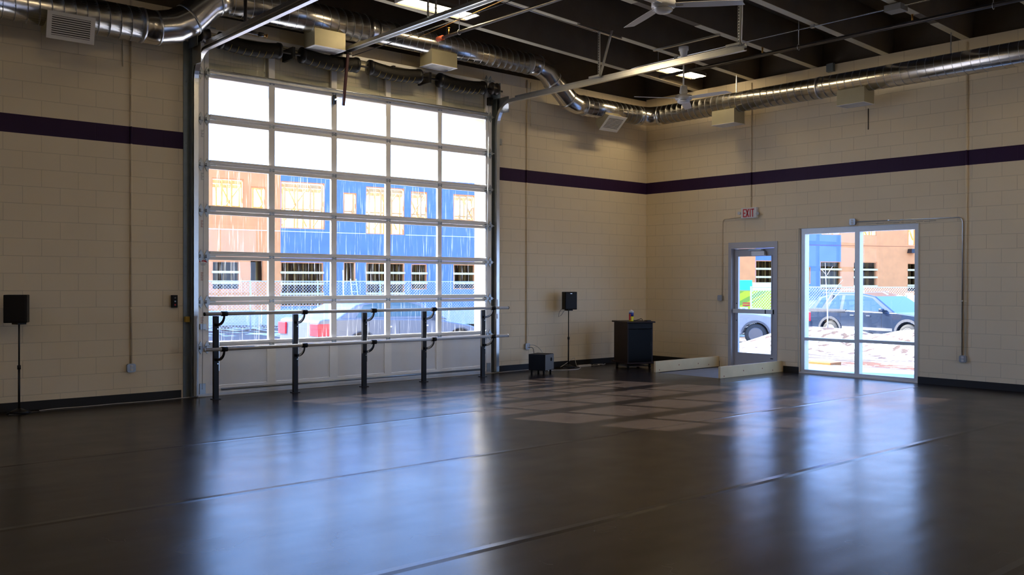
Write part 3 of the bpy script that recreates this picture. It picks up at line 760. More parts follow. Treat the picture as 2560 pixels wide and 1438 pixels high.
# push-button station left of the glass door
t = empty('door_button', (-9.235,0,1.2), label='small black push button station beside the left door jamb', cat='switch')
wpart(MB().box((-9.27,-.055,1.17),(-9.20,0,1.33)), 'case', 'black', t, .004)
wpart(MB().cyl((-9.235,-.055,1.295),(-9.235,-.062,1.295),.010,10), 'button', 'cable_grey', t)
wpart(MB().cyl((-9.235,-.055,1.25),(-9.235,-.062,1.25),.010,10), 'button', 'box_grey', t)
wpart(MB().cyl((-9.235,-.055,1.205),(-9.235,-.062,1.205),.011,10), 'button', 'red', t, label='red stop button')
# photo eyes / small devices
tag(MB().box((-9.10,-.06,.98),(-9.045,-.013,1.05)).build('photo_eye','yellow_mark'), 'small yellowish sensor on the left door jamb', 'sensor')
tag(MB().box((-3.80,-.07,3.80),(-3.74,-.0,3.90)).build('junction_box','box_grey'), 'small grey box beside the upper right door track', 'box')
tag(MB().box((-3.905,-.13,1.08),(-3.875,-.10,1.22)).box((-3.905,-.13,.9),(-3.875,-.10,.98)).build('jamb_clip','aluminium'), 'pale metal clip on the right door jamb by the barre end', 'bracket')

# ceiling pipes
t = empty('sprinkler_pipe', (-5.93,-2.5,4.95), label='dark sprinkler pipe with red capped end over the glass door', cat='pipe')
wpart(MB().cyl((-5.93,-1.30,4.955),(-5.93,-15,4.955),.022,12), 'tube', 'pipe_dark', t)
wpart(MB().cyl((-5.93,-1.22,4.955),(-5.93,-1.34,4.955),.036,12), 'end_cap', 'rust', t)
wpart(MB().cyl((-5.93,-1.48,4.97),(-5.93,-1.48,5.06),.010,8).cyl((-5.93,-1.48,5.06),(-5.93,-1.48,5.065),.02,8), 'sprinkler_head', 'brass', t)
m = MB()
for y in (-1.72,-4.9,-8.5): m.tube([(-5.93+.03*math.cos(a), y, 4.955+.034*math.sin(a)) for a in [2*PI*i/14 for i in range(14)]], .004, 5, closed=True); m.cyl((-5.93,y,4.985),(-5.93,y,zc(-5.93,.5)),.005,6)
wpart(m, 'hanger_ring', 'galvanised', t)
t = empty('sprinkler_pipe', (-8.68,-1.0,4.7), label='black sprinkler drop pipe bending towards the door below the left duct elbow', cat='pipe')
P = [Vector((-8.70,-.95,zc(-8.7,.5)))] + bend((-8.70,-.95,5.4),(-8.70,-.95,4.63),(-8.42,-.95,4.62),.06) + [Vector((-8.47,-.95,4.62))]
wpart(MB().tube(P, .022, 12), 'tube', 'pipe_dark', t)
wpart(MB().cyl((-8.52,-.95,4.62),(-8.46,-.95,4.62),.030,12), 'coupling', 'pipe_dark', t)
wpart(MB().cyl((-8.46,-.95,4.62),(-8.42,-.95,4.62),.014,10).cyl((-8.415,-.95,4.62),(-8.41,-.95,4.62),.024,10), 'sprinkler_head', 'brass', t)
t = empty('sprinkler_pipe', (-2.05,-5,4.86), label='long black sprinkler pipe crossing under the ceiling ribs beyond the fans', cat='pipe')
wpart(MB().cyl((-2.0,-2.0,4.87),(-2.0,-15,4.90),.028,12), 'tube', 'pipe_dark', t)
m = MB()
for y in (-4.55,-7.2,-10): m.tube([(-2.0+.036*math.cos(a), y, 4.875+.042*math.sin(a)) for a in [2*PI*i/14 for i in range(14)]], .004, 5, closed=True); m.cyl((-2.0,y,4.915),(-2.0,y,zc(-2,.5)),.005,6)
wpart(m, 'hanger_ring', 'galvanised', t)
m = MB()
for y in (-3.95,-6.2): m.cyl((-2.0,y,4.90),(-2.0,y,4.98),.012,8); m.cyl((-2.0,y,4.98),(-2.0,y,4.985),.022,8)
wpart(m, 'sprinkler_head', 'brass', t)
t = empty('ceiling_conduit', (-2.08,-5,5.09), label='straight bright conduit running under the ribs past the fan rod', cat='conduit')
wpart(MB().tube([(-2.12,-1.25,5.02)] + bend((-2.12,-1.25,5.02),(-2.08,-1.5,5.10),(-2.08,-3,5.10),.15) + [(-2.08,-15,5.11)], .010, 8), 'tube', 'bright_steel', t)
m = MB()
for y in STEMS[1:]: m.cbox((-2.08,y,5.105),(.04,.05,.05))
wpart(m, 'clamp', 'galvanised', t)
tag(MB().box((-2.2,-6.14,5.04),(-2.0,-5.92,5.12)).build('junction_box','box_grey'), 'flat grey junction box under a rib on the bright conduit', 'box')
pipe('thin_pipe', [(-4.0,-2.47,5.155),(-7.2,-2.47,5.29)], .008, 'galvanised', 'thin conduit clipped beside the rib next to the perforated angle', 'pipe')
pipe('thin_pipe', [(-6.05,-.9,5.02),(-6.12,-4.5,5.19)], .005, 'brass', 'thin brown cable strung diagonally beside the opener rail', 'cable')
tag(MB().box((-.07,-3.98,4.93),(0,-3.86,5.06)).build('junction_box','jamb_steel'), 'dark grey box on the right wall ledge above the duct', 'box')

# ------------------------------------------------------------------ fans
def fan(x, y, z, ang, label, top):
    t = empty('ceiling_fan', (x,y,z), label=label, cat='ceiling fan', group='white ceiling fans')
    part(MB().lathe((0,0,0), [(.0,-.075),(.07,-.072),(.095,-.055),(.098,-.02),(.125,-.015),(.125,.045),(.10,.055),(.05,.06),(.045,.065),(.065,.09),(.05,.19),(.028,.20)], 'z', 28), 'motor', 'white_enamel', t)
    part(MB().tube([(.098*math.cos(a), .098*math.sin(a), -.03) for a in [2*PI*i/24 for i in range(24)]], .004, 5, closed=True), 'trim_ring', 'bright_steel', t)
    part(MB().cyl((0,0,.19),(0,0,top-z-.12),.012,10), 'rod', 'white_enamel', t)
    part(MB().lathe((0,0,top-z-.2), [(.035,0),(.045,.02),(.06,.12),(.075,.13),(.075,.185),(.03,.195)], 'z', 20), 'canopy', 'white_enamel', t)
    for k in range(3):
        a = ang + k*2*PI/3; M = Matrix.Rotation(a, 4, 'Z') @ Matrix.Translation((0,0,.0)) @ Matrix.Rotation(math.radians(-8), 4, 'X')
        m = MB(); st = 7; vs = []
        for i in range(st+1):
            f = i/st; r = .12 + .66*f; w = .055 + .012*math.sin(PI*f)
            dz = -.012*f
            off = .03 if i == st else 0
            vs += [(r-off*.0, -w, dz), (r+ (.04 if i == st else 0), w, dz), (r+(.04 if i == st else 0), w, dz+.004), (r, -w, dz+.004)]
        fs = []
        for i in range(st):
            for j in range(4): fs.append((i*4+j, i*4+(j+1)%4, (i+1)*4+(j+1)%4, (i+1)*4+j))
        fs += [(3,2,1,0), tuple(st*4+j for j in range(4))]
        m.add([M @ Vector(v) for v in vs], fs); b = part(m, 'blade', 'white_enamel', t)
        part(MB().box((.09,-.02,-.002),(.2,.02,.008), M), 'blade_iron', 'bright_steel', b)
    return t
f2 = fan(-2.58,-2.95,4.30, math.radians(153), 'white three blade ceiling fan, the one in front of the corner duct', 5.10)
f1 = fan(-6.33,-5.66,4.36, math.radians(68), 'white three blade ceiling fan at the top edge, nearest the camera', 5.22)
for (x, y0, y1, z, lb) in ((-2.6,-2.38,-3.62,5.14,'slim steel strut holding up the far ceiling fan'),(-6.33,-4.8,-6.05,5.27,'slim steel strut holding up the near ceiling fan')):
    tag(MB().box((x-.02,y0,z-.02),(x+.02,y1,z+.005)).build('fan_strut','track_steel'), lb, 'strut')

# ------------------------------------------------------------------ fluorescent fixtures
def fixture(x, y, z, label, em='tube', along='x', L=1.22):
    t = empty('ceiling_light', (x,y,z), 0 if along == 'x' else PI/2, label=label, cat='ceiling light', group='fluorescent ceiling lights')
    part(MB().box((-L/2,-.14,.035),(L/2,.14,.075)), 'housing', 'reflector_grey', t)
    m = MB()
    for sy in (-1,1): m.add([(-L/2,sy*.14,.035),(L/2,sy*.14,.035),(L/2,sy*.17,-.01),(-L/2,sy*.17,-.01)], [(0,1,2,3)])
    m.box((-L/2,-.02,.03),(L/2,.02,.035)); part(m, 'reflector', 'reflector_grey', t)
    for sy in (-.085,.085):
        part(MB().cyl((-L/2+.02,sy,.005),(L/2-.02,sy,.005),.019,12), 'lamp_tube', em, t)
    m = MB()
    for sx in (-1,1): m.box((sx*(L/2-.02),-.15,-.01),(sx*L/2,.15,.04))
    part(m, 'end_cap', 'white_paint', t)
    h = zc(x,.5)-z
    part(MB().cyl((-L/2+.1,0,.07),(-L/2+.1,0,h),.004,5).cyl((L/2-.1,0,.07),(L/2-.1,0,h),.004,5), 'hanger_wire', 'galvanised', t)
    return t
fixture(-1.17,-1.70,5.13,'lit double tube ceiling light behind the far fan')
fixture(-6.22,-1.62,5.24,'lit double tube ceiling light behind the opener rail')
for x, y in ((-1.2,-9.0),(-6.35,-6.6),(-11.6,-6.6),(-1.2,-11.4),(-6.35,-11.4),(-11.6,-11.4),(-15.8,-6.6)):
    fixture(x, y, zc(x,.02), 'lit double tube ceiling light further back in the hall', 'tube_far')

# ------------------------------------------------------------------ exit door (door_2) and window_1
d2 = empty('door_2', (0,-2.43,0), kind='structure', label='grey metal exit door with tall glass pane and panic bar')
def yz(x0,x1): return lambda s,z,t: (t,s,z)
m = MB().plate(lambda s,z,t: (t,s,z), -2.93,-1.93,0,2.22, [(-2.872,-.1,-1.99,2.115)], -.012, .16); wpart(m, 'door_frame', 'door_grey', d2)
leaf = wpart(MB().plate(lambda s,z,t: (t,s,z), -2.866,-1.996,.01,2.108, [(-2.765,.27,-2.085,1.975)], .07, .115), 'door_leaf', 'door_grey', d2)
wpart(MB().box((.09,-2.764,.271),(.096,-2.086,1.974)), 'pane', 'glass', leaf)
g = MB().plate(lambda s,z,t: (t,s,z), -2.78,-2.07,.255,1.99, [(-2.762,.273,-2.088,1.972)], .062, .07); wpart(g, 'glazing_bead', 'door_grey', leaf)
pb = MB().box((.0,-2.85,.97),(.05,-2.02,1.045)).box((.03,-2.85,.985),(.07,-2.80,1.03)).box((.03,-2.08,.985),(.07,-2.03,1.03)); pbar = wpart(pb, 'panic_bar', 'aluminium', leaf, .004)
wpart(MB().box((-.004,-2.85,.97),(.05,-2.835,1.045)).box((-.003,-2.70,.972),(.0,-2.68,1.043)), 'bar_end', 'black_metal', leaf)
cl = MB().box((.0,-2.66,1.985),(.065,-2.40,2.06)); wpart(cl, 'door_closer', 'aluminium', leaf, .004)
wpart(MB().bar((.03,-2.62,2.075),(.03,-2.33,2.085),.02,.012).bar((.03,-2.33,2.08),(.08,-2.62,2.10),.02,.012).cyl((.03,-2.60,2.06),(.03,-2.60,2.09),.02,10), 'closer_arm', 'zinc', leaf)
wpart(MB().box((.066,-2.80,.19),(.07,-2.75,.205)), 'maker_plate', 'black_metal', leaf)
m = MB()
for z in (1.14,.84): m.cyl((.066,-2.05,z),(.07,-2.05,z),.010,10)
wpart(m, 'bolt', 'black_metal', leaf)
wpart(MB().box((.0,-2.93,-.012),(.16,-1.93,.01)), 'threshold', 'aluminium', d2)

w1 = empty('window_1', (0,-4.35,0), kind='structure', label='floor to ceiling aluminium window, two tall panes over two low panes')
holes = [(-4.318,.065,-3.43,.55),(-4.318,.60,-3.43,2.32),(-5.285,.065,-4.40,.56),(-5.285,.61,-4.40,2.325)]
m = MB().plate(lambda s,z,t: (t,s,z), -5.355,-3.345,.0,2.415, holes, .03, .14); wpart(m, 'window_frame', 'aluminium', w1)
for a, b, c, d in holes: wpart(MB().box((.09,a+.002,b+.002),(.096,c-.002,d-.002)), 'pane', 'glass', w1)
m = MB().box((-.004,-5.36,-.0),(.03,-3.34,.022)); wpart(m, 'sill', 'white_paint', w1)
m = MB().box((-.006,-3.345,0),(.0,-3.325,2.42)).box((-.006,-5.375,0),(.0,-5.355,2.42)); wpart(m, 'corner_bead', 'cream', w1)

# EXIT sign with two lamp heads
ex = empty('exit_sign', (0,-2.38,2.63), label='white EXIT sign with red letters and two emergency lamp heads', cat='sign')
wpart(MB().box((-.06,-2.545,2.635),(0,-2.225,2.82)), 'housing', 'white_paint', ex, .004)
L_ = MB(); zl, zh = 2.655, 2.797; fx = lambda a,b: (-.0605, a, b); gx = lambda a,b: (-.063, a, b)
def st(y0,z0,y1,z1): L_.box((-.064,y0,z0),(-.0601,y1,z1))
yE = -2.270; st(yE,zl,yE-.017,zh); [st(yE-.015,z,yE-.052,z+.018) for z in (zl, (zl+zh)/2-.009, zh-.018)]
yX = -2.333
for a, b in ((0,-.052),(-.052,0)):
    L_.prism([(yX+a-.011,zl),(yX+a+.011,zl),(yX+b+.011,zh),(yX+b-.011,zh)], lambda y,z: (-.0601,y,z), lambda y,z: (-.064,y,z))
yI = -2.408; st(yI,zl,yI-.018,zh)
yT = -2.440; st(yT,zh-.02,yT-.056,zh); st(yT-.019,zl,yT-.037,zh)
wpart(L_, 'lettering', 'red', ex, label='red capitals spelling EXIT')
for y, sy in ((-2.195,1),(-2.575,-1)):
    hd_ = wpart(MB().lathe((-.045,y,2.73-.012*(sy<0)*2), [(.008,.03),(.018,.02),(.030,-.03),(.030,-.035)], 'x', 16), 'lamp_head', 'aluminium' if sy > 0 else 'door_grey', ex)

# ------------------------------------------------------------------ lumber edging boards
for y, x0, lb in ((-1.722,-1.77,'knotty pine board on edge left of the exit door bay'),(-3.018,-1.75,'knotty pine board on edge right of the exit door bay')):
    b = tag(MB().box((x0,y-.019,0),(-.012 if y > -2 else -.02,y+.019,.184)).build('pine_board','lumber', bevel=.003), lb, 'board', 'pine boards edging the door bay')
    m = MB()
    for x in (x0+.10,x0+.62,x0+1.15,x0+1.45): m.lathe((x,y-.0192,.06+.04*math.sin(x*9)), [(.011,0),(.011,-.0004)], 'y', 10)
    part(m, 'knot', 'rust', b)

# ------------------------------------------------------------------ speakers, subwoofer, cart
def speaker_stand(x, y, rz, label, h):
    t = empty('speaker_stand', (x,y,0), rz, label=label, cat='speaker stand', group='black speaker stands')
    m = MB(); 
    poly = [(.20*math.cos(a), .16*math.sin(a)) for a in (PI/2, PI/2+2.15, PI/2+4.13)]
    vs = []
    m.prism([(.19,-.11),(-.19,-.11),(0,.19)], lambda a,b: (a,b,0), lambda a,b: (a*.95,b*.95,.012))
    m.lathe((0,0,.012), [(.13,0),(.06,.03),(.02,.05)], 'z', 20); part(m, 'base', 'black_metal', t)
    part(MB().cyl((0,0,.05),(0,0,h*.52),.012,12).cyl((0,0,h*.5),(0,0,h-.02),.009,12), 'pole', 'black_metal', t)
    part(MB().cyl((0,0,h*.485),(0,0,h*.53),.019,12), 'collar', 'black_metal', t)
    part(MB().box((-.05,-.06,h-.022),(.05,.06,h-.002)), 'top_plate', 'black_metal', t)
    return t
def speaker(x, y, z, rz, label, w=.215, d=.17, h=.31, logo=True):
    t = empty('loudspeaker', (x,y,z), rz, label=label, cat='loudspeaker', group='black loudspeakers on stands')
    part(MB().box((-w/2,-d/2,0),(w/2,d/2,h)), 'cabinet', 'black', t, .006)
    part(MB().box((-w/2+.012,-d/2-.010,.012),(w/2-.012,-d/2,h-.012)), 'grille', 'black_metal', t, .003)
    if logo: part(MB().box((-.018,-d/2-.0115,h-.034),(.018,-d/2-.010,h-.024)), 'badge', 'bright_steel', t)
    return t
speaker_stand(-11.09,-.24,.3,'thin black stand under the far left speaker', 1.035)
speaker(-11.12,-.26,1.035,math.radians(-22),'black box speaker on the stand at the far left', .235,.19,.315, logo=False)
speaker_stand(-2.30,-.20,-.2,'thin black stand under the speaker right of the glass door', 1.03)
speaker(-2.32,-.24,1.03,math.radians(-25),'black box speaker with tiny silver badge right of the glass door', .225,.17,.31)
# speaker leads
pipe('speaker_cable', [(-2.40,-.13,1.04),(-2.46,-.13,.98),(-2.48,-.13,.90),(-2.42,-.14,.93),(-2.35,-.16,1.03)], .004, 'cable_grey', 'looped grey wire hanging behind the right speaker', 'cable')

sub = empty('subwoofer', (-3.35,-.62,0), math.radians(22), label='black cube subwoofer on short feet under the plugged outlet', cat='subwoofer')
part(MB().box((-.17,-.15,.06),(.17,.15,.325)), 'cabinet', 'black', sub, .008)
part(MB().box((-.165,-.156,.066),(.165,-.15,.32)), 'front_panel', 'cable_grey', sub, .002)
part(MB().lathe((.06,-.157,.235), [(.032,0),(.032,-.002),(.024,-.002),(.024,.004)], 'y', 18), 'port_ring', 'black_gloss', sub)
for sx in (-.13,.13):
    for sy in (-.11,.11): part(MB().cyl((sx,sy,0),(sx,sy,.06),.016,10,.02), 'foot', 'black', sub)

cart = empty('media_cart', (-1.36,-.88,0), math.radians(-21.8), label='dark wood equipment cabinet with black glass front on casters in the corner', cat='cabinet')
cw, cd = .245, .27
part(MB().box((-cw,-cd,.11),(-cw+.02,cd,.80)), 'side_panel', 'cart_wood', cart)
part(MB().box((cw-.02,-cd,.11),(cw,cd,.80)), 'side_panel', 'cart_wood', cart)
part(MB().box((-cw+.02,cd-.01,.12),(cw-.02,cd,.80)), 'back_panel', 'cart_wood', cart)
part(MB().box((-cw-.035,-cd-.035,.80),(cw+.035,cd+.03,.826)), 'top', 'cart_wood', cart, .006)
part(MB().box((-cw-.03,-cd-.03,.085),(cw+.03,cd+.03,.112)), 'base', 'cart_wood', cart, .004)
part(MB().box((-cw+.02,-cd+.004,.70),(cw-.02,-cd+.02,.795)), 'drawer_front', 'black', cart)
dr_ = part(MB().box((-cw+.022,-cd-.002,.12),(cw-.022,-cd+.004,.69)), 'glass_door', 'black_gloss', cart)
part(MB().box((cw-.05,-cd-.012,.40),(cw-.04,-cd-.002,.46)), 'handle', 'black_metal', dr_)
m = MB()
for z in (.30,.44,.56): m.box((-cw+.02,-cd+.02,z),(cw-.02,cd-.02,z+.015))
part(m, 'shelf', 'cart_wood', cart)
for sx in (-.21,.21):
    for sy in (-.22,.22):
        part(MB().lathe((sx,sy,.032), [(.008,-.012),(.032,-.012),(.032,.012),(.008,.012)], 'x', 16).box((sx-.016,sy-.01,.04),(sx+.016,sy+.01,.086)), 'caster', 'black', cart)
part(MB().box((-.20,-.20,.03),(.20,.20,.045)), 'bottom_tray', 'cable_grey', cart)
# things on the cabinet
def on_cart(lx, ly): 
    c, s_ = math.cos(math.radians(-21.8)), math.sin(math.radians(-21.8)); return (-1.36+c*lx-s_*ly, -.88+s_*lx+c*ly)
x, y = on_cart(-.10,-.12)
w = empty('wipes_canister', (x,y,.826), label='blue and yellow wipes canister with white lid on the cabinet', cat='canister')
part(MB().lathe((0,0,0), [(.040,0),(.042,.004),(.042,.085)], 'z', 24), 'lower_wrap', 'plastic_yellow', w)
part(MB().lathe((0,0,.085), [(.0421,0),(.0421,.06),(.041,.066)], 'z', 24), 'upper_wrap', 'plastic_blue', w)
part(MB().lathe((0,0,.15), [(.043,0),(.043,.028),(.034,.034),(.018,.036),(.018,.05),(.0,.052)], 'z', 24), 'lid', 'white_paint', w)
part(MB().box((-.047,-.025,.02),(-.0415,.012,.13)), 'side_label', 'red', w)
x, y = on_cart(.10,-.05)
pipe('audio_cable', [(x-.16,y+.02,.833),(x-.10,y,.84),(x-.04,y-.01,.852),(x+.02,y-.02,.868),(x+.03,y-.04,.85),(x+.0,y-.06,.833)], .005, 'black', 'black cable curled on top of the cabinet', 'cable')
x, y = on_cart(.18,-.20)
tag(MB().box((x-.05,y-.035,.826),(x+.05,y+.035,.842)).build('small_device','black', bevel=.003), 'small flat black device on the right edge of the cabinet top', 'device')

# floor cables
def lay(pts, r, mt, lb, nm='floor_cable'):
    P = [Vector(p) for p in pts]; Q = []
    for i in range(len(P)-1):
        p0, p1, p2, p3 = P[max(i-1,0)], P[i], P[i+1], P[min(i+2,len(P)-1)]
        for j in range(8):
            t = j/8; Q.append(.5*((2*p1)+(-p0+p2)*t+(2*p0-5*p1+4*p2-p3)*t*t+(-p0+3*p1-3*p2+p3)*t**3))
    Q.append(P[-1]); return tag(MB().tube(Q, r, 6).build(nm, mt), lb, 'cable')
lay([(-10.86,-.16,.006)]+[(-10.86+.22*i,-.13+.012*math.sin(i*1.9)+.003*i,.006) for i in range(1,8)]+[(-9.1,-.07,.006),(-8.9,-.10,.006)], .004, 'cable_white', 'twisted white cable along the floor below the left wall')
lay([(-8.95,-.12,.005),(-8.2,-.10,.005),(-7.0,-.11,.005),(-5.6,-.10,.005),(-4.4,-.11,.005),(-3.9,-.10,.005),(-3.6,-.08,.005)], .004, 'cable_white', 'thin white cable along the foot of the glass door')
lay([(-3.6,-.07,.005),(-3.2,-.05,.005),(-2.9,-.07,.005),(-2.6,-.05,.005)], .004, 'cable_white', 'white cable behind the subwoofer')
lay([(-3.10,-.05,.425),(-3.02,-.10,.42),(-3.0,-.22,.36),(-3.02,-.34,.24),(-3.05,-.40,.10),(-3.0,-.42,.006)], .006, 'cable_white', 'grey white power lead curving down from the plugged outlet', 'power_lead')
lay([(-3.12,-.05,.385),(-3.10,-.14,.38),(-3.16,-.24,.28),(-3.22,-.32,.15),(-3.24,-.38,.03)], .006, 'cable_grey', 'dark power lead dropping straight from the outlet to the subwoofer', 'power_lead')
lay([(-3.0,-.42,.006),(-2.85,-.40,.006),(-2.70,-.50,.006),(-2.45,-.54,.006),(-2.20,-.40,.006),(-2.12,-.26,.008)], .006, 'cable_white', 'white lead looping on the floor in front of the right speaker stand')
lay([(-2.10,-.2,.02),(-2.12,-.18,.14),(-2.16,-.18,.16),(-2.30,-.12,.06),(-2.40,-.10,.01)], .005, 'cable_white', 'stiff white lead rising in a point beside the power strip')
ps = tag(MB().box((-2.10,-.26,0),(-1.78,-.21,.035)).build('power_strip','cable_white', bevel=.004), 'long beige power strip on the floor between speaker stand and cabinet', 'power strip')
random.seed(3)
lay([(-1.78+.05*i,-.24+.06*random.uniform(-1,1),.008+.012*random.random()) for i in range(9)], .005, 'cable_white', 'tangle of pale cables on the floor left of the cabinet')
lay([(-1.80+.05*i,-.18+.07*random.uniform(-1,1),.008+.012*random.random()) for i in range(9)], .005, 'cable_grey', 'tangle of grey cables against the baseboard left of the cabinet')
# ------------------------------------------------------------------ outside
def sst(t): t = max(0, min(1, t)); return t*t*(3-2*t)
def gz(x, y):
    d = max(x-.3, y-.3, 0); zm = -.33 - .30*sst((x-6)/6); return max(zm, -.12-.034*d)
def grid(mb, xs, ys, fz):
    vs = [(x, y, fz(x, y)) for y in ys for x in xs]; n = len(xs)
    mb.add(vs, [(j*n+i, j*n+i+1, (j+1)*n+i+1, (j+1)*n+i) for j in range(len(ys)-1) for i in range(n-1)], True)
fr = lambda a, b, n: [a+(b-a)*i/n for i in range(n+1)]
g = MB(); grid(g, fr(-60,-.0,40)+[.3], fr(.3,70,50), gz); g.build('ground', 'ground', kind='structure')
g = MB(); grid(g, fr(.3,80,60), fr(-45,70,70), gz); g.build('ground', 'ground', kind='structure')
g = MB(); grid(g, fr(-60,.3,30), fr(-60,-15.3,20), gz); g.build('ground', 'ground', kind='structure')
MB().box((.3,-14,-.16),(2.75,.3,-.085)).build('pavement', 'concrete_walk', kind='structure')
MB().box((2.75,-14,-.19),(3.45,1.2,-.135)).build('pavement_edge', 'curb', kind='structure')
g = MB(); grid(g, fr(3.45,5.3,12), fr(-9,2.5,50), lambda x,y: gz(x,y)+.055+.04*math.sin(x*3.1+y*1.7)*math.sin(y*2.3)); tag(g.build('dry_grass_strip','grass'), 'strip of orange dry grass with snow beyond the dark kerb', 'grass', kind='stuff')
g = MB(); grid(g, fr(.5,14,20), fr(.6,4.6,8), lambda x,y: gz(x,y)+.01)
tag(MB().box((2.62,-2.42,-.13),(3.02,-1.86,-.04)).build('orange_block','orange_block', bevel=.01), 'flat orange block lying at the kerb outside the window', 'block')

# snow bank along the kerb of the side street
rn = random.Random(5); PH = [(rn.uniform(.5,2.8), rn.uniform(.5,2.4), rn.uniform(0,6.28), rn.uniform(.03,.10)) for _ in range(16)]
def bump(x, y): return sum(a*math.sin(f*x+g_*y+p) for f, g_, p, a in PH)
def bank(x, y):
    c = 10.7+.3*math.sin(y*.8); s_ = math.exp(-((x-c)/1.15)**2)
    h = .74*(1-sst((y-3.0)/2.6)*.97)*(1-.2*math.exp(-((y-.9)/.6)**2)); 
    return gz(x,y)-.03 + s_*(h+.35*bump(x,y)*.5*(h+.1)) + .06*abs(bump(x*1.7,y*1.3))*math.exp(-((x-8.8)/2.2)**2)
g = MB(); grid(g, fr(5.4,12.2,56), fr(-7,7,100), bank); tag(g.build('snow_bank','snow'), 'long lumpy bank of shovelled snow along the side street', 'snow', kind='stuff')

def facing(A, D):
    D = Vector((D[0],D[1],0)).normalized(); Nn = Vector((-D.y, D.x, 0)); A = Vector((A[0],A[1],0))
    return lambda s,z,t: tuple(A + D*s + Nn*t + Vector((0,0,z)))
def site_building(name, A, D, s0, s1, zg, ztop, zones, ops, label, deck):
    m = facing(A, D); base = m((s0+s1)/2, zg, 0)
    t = empty(name, base, label=label, cat='building')
    hol = [(a,b,c,d) for a,b,c,d,_ in ops]
    for nm, mt, a, b, c, d in zones:
        wpart(MB().plate(m, a, c, b, d, hol, 0, .15), nm, mt, t)
    # raw window openings: guard boards and jamb
    for a,b,c,d,boards in ops:
        fm = MB(); w = .04
        fm.plate(m, a, c, b, d, [(a+w,b+w,c-w,d-w)], .02, .16); o = wpart(fm, 'opening_frame', 'orange_sheath', t)
        bm_ = MB()
        for zz in boards:
            vs = [m(a-.02,zz,-.04),m(c+.02,zz,-.04),m(c+.02,zz+.10,-.04),m(a-.02,zz+.10,-.04),m(a-.02,zz,.0),m(c+.02,zz,.0),m(c+.02,zz+.10,.0),m(a-.02,zz+.10,.0)]
            bm_.add(vs, [(0,1,2,3),(7,6,5,4),(0,4,5,1),(1,5,6,2),(2,6,7,3),(3,7,4,0)])
        if boards: wpart(bm_, 'guard_board', 'lumber', o)
    def slab(mb, a,b,c,d,t0,t1):
        vs = [m(a,b,t0),m(c,b,t0),m(c,d,t0),m(a,d,t0),m(a,b,t1),m(c,b,t1),m(c,d,t1),m(a,d,t1)]
        mb.add(vs, [(3,2,1,0),(4,5,6,7),(0,1,5,4),(1,2,6,5),(2,3,7,6),(3,0,4,7)])
    x = MB(); slab(x, s0, deck, s1, deck+.25, .15, 7); wpart(x, 'floor_deck', 'stud', t)
    x = MB(); slab(x, s0, zg, s1, deck, 6.8, 7.0); slab(x, s0, zg, s0+.15, deck, .15, 7); slab(x, s1-.15, zg, s1, deck, .15, 7); wpart(x, 'rear_wall', 'inner_wall', t)
    r_ = random.Random(11); x = MB()
    near = lambda q, low, w_: any((b < deck) == low and a-w_*.3 < q < c+w_ for a,b,c,d,_ in ops if a > s0+1.8)
    for row, t0 in enumerate((1.8, 3.4)):
        s_ = s0+.2
        while s_ < s1-.2:
            if near(s_, True, t0*.5): slab(x, s_, zg, s_+.06, deck, t0, t0+.12)
            s_ += (.36 if row == 0 else .5)+r_.uniform(-.08,.05)
    wpart(x, 'stud', 'stud', t)
    x = MB()
    for row, t0 in enumerate((1.2, 3.0)):
        s_ = s0+.3
        while s_ < s1-.2:
            if near(s_, False, t0*.5): slab(x, s_, deck+.25, s_+.07, ztop-.4, t0, t0+.10)
            s_ += .50+r_.uniform(-.1,.1)
    wpart(x, 'stud', 'stud', t); x = MB()
    for t0 in (1.35, 3.15):
        slab(x, s0, ztop-.55, s1, ztop-.4, t0, t0+.12); slab(x, s0, deck+1.3, s1, deck+1.36, t0, t0+.08)
    s_ = s0
    while s_ < s1-1.4:
        x.bar(m(s_,deck+.6,2.2), m(s_+1.2,ztop-.5,2.2), .09, .05); x.bar(m(s_+1.2,deck+.6,2.2), m(s_+.3,ztop-.5,2.2), .09, .05); s_ += 1.5
    wpart(x, 'truss_member', 'stud', t)
    return t, m
A_OPS = [(-5.56,4.51,-4.25,5.80,()),(-3.95,4.52,-3.32,5.52,()),(-2.67,3.80,-.71,5.83,()),(.14,4.53,.77,5.48,()),(1.22,3.67,3.11,5.81,()),(3.43,4.41,4.27,5.71,()),(5.64,4.45,6.81,5.69,()),
         (-5.55,1.16,-4.42,2.35,(1.85,1.40,)),(-4.0,1.49,-3.41,2.42,()),(-2.68,.45,-.77,2.35,(1.85,1.37,.93)),(.17,1.52,.73,2.39,()),(1.23,.45,3.12,2.37,(1.87,1.40,.93)),(3.46,1.16,4.26,2.34,(1.86,1.41)),(5.65,1.17,6.82,2.35,(1.86,1.41)),
         (-9.5,1.2,-7.6,2.35,(1.85,1.4)),(-9.5,4.5,-7.6,5.8,()),(8.6,1.2,9.9,2.35,(1.85,1.4))]
bA, mA = site_building('building_shell', (7.44,24.08), (.985,-.174), -14, 11, -.5, 6.27,
    [('sheathing','orange_sheath',-14,.30,-2.68,6.27),('sheathing','blue_sheath',-2.68,.30,11,6.27),('foundation_wall','foundation',-14,-.5,11,.30)],
    A_OPS, 'timber building under construction seen through the glass door, orange sheathing left and blue right', 3.42)
x = MB()
for a, b in ((-14,-2.7),(-2.66,1.2),(3.15,11)): 
    vs = [mA(a,3.66,-.012),mA(b,3.66,-.012),mA(b,3.69,-.012),mA(a,3.69,-.012),mA(a,3.66,0),mA(b,3.66,0),mA(b,3.69,0),mA(a,3.69,0)]; x.add(vs, [(0,1,2,3),(0,4,5,1),(3,2,6,7)])
wpart(x, 'seam_tape', 'white_car', bA)
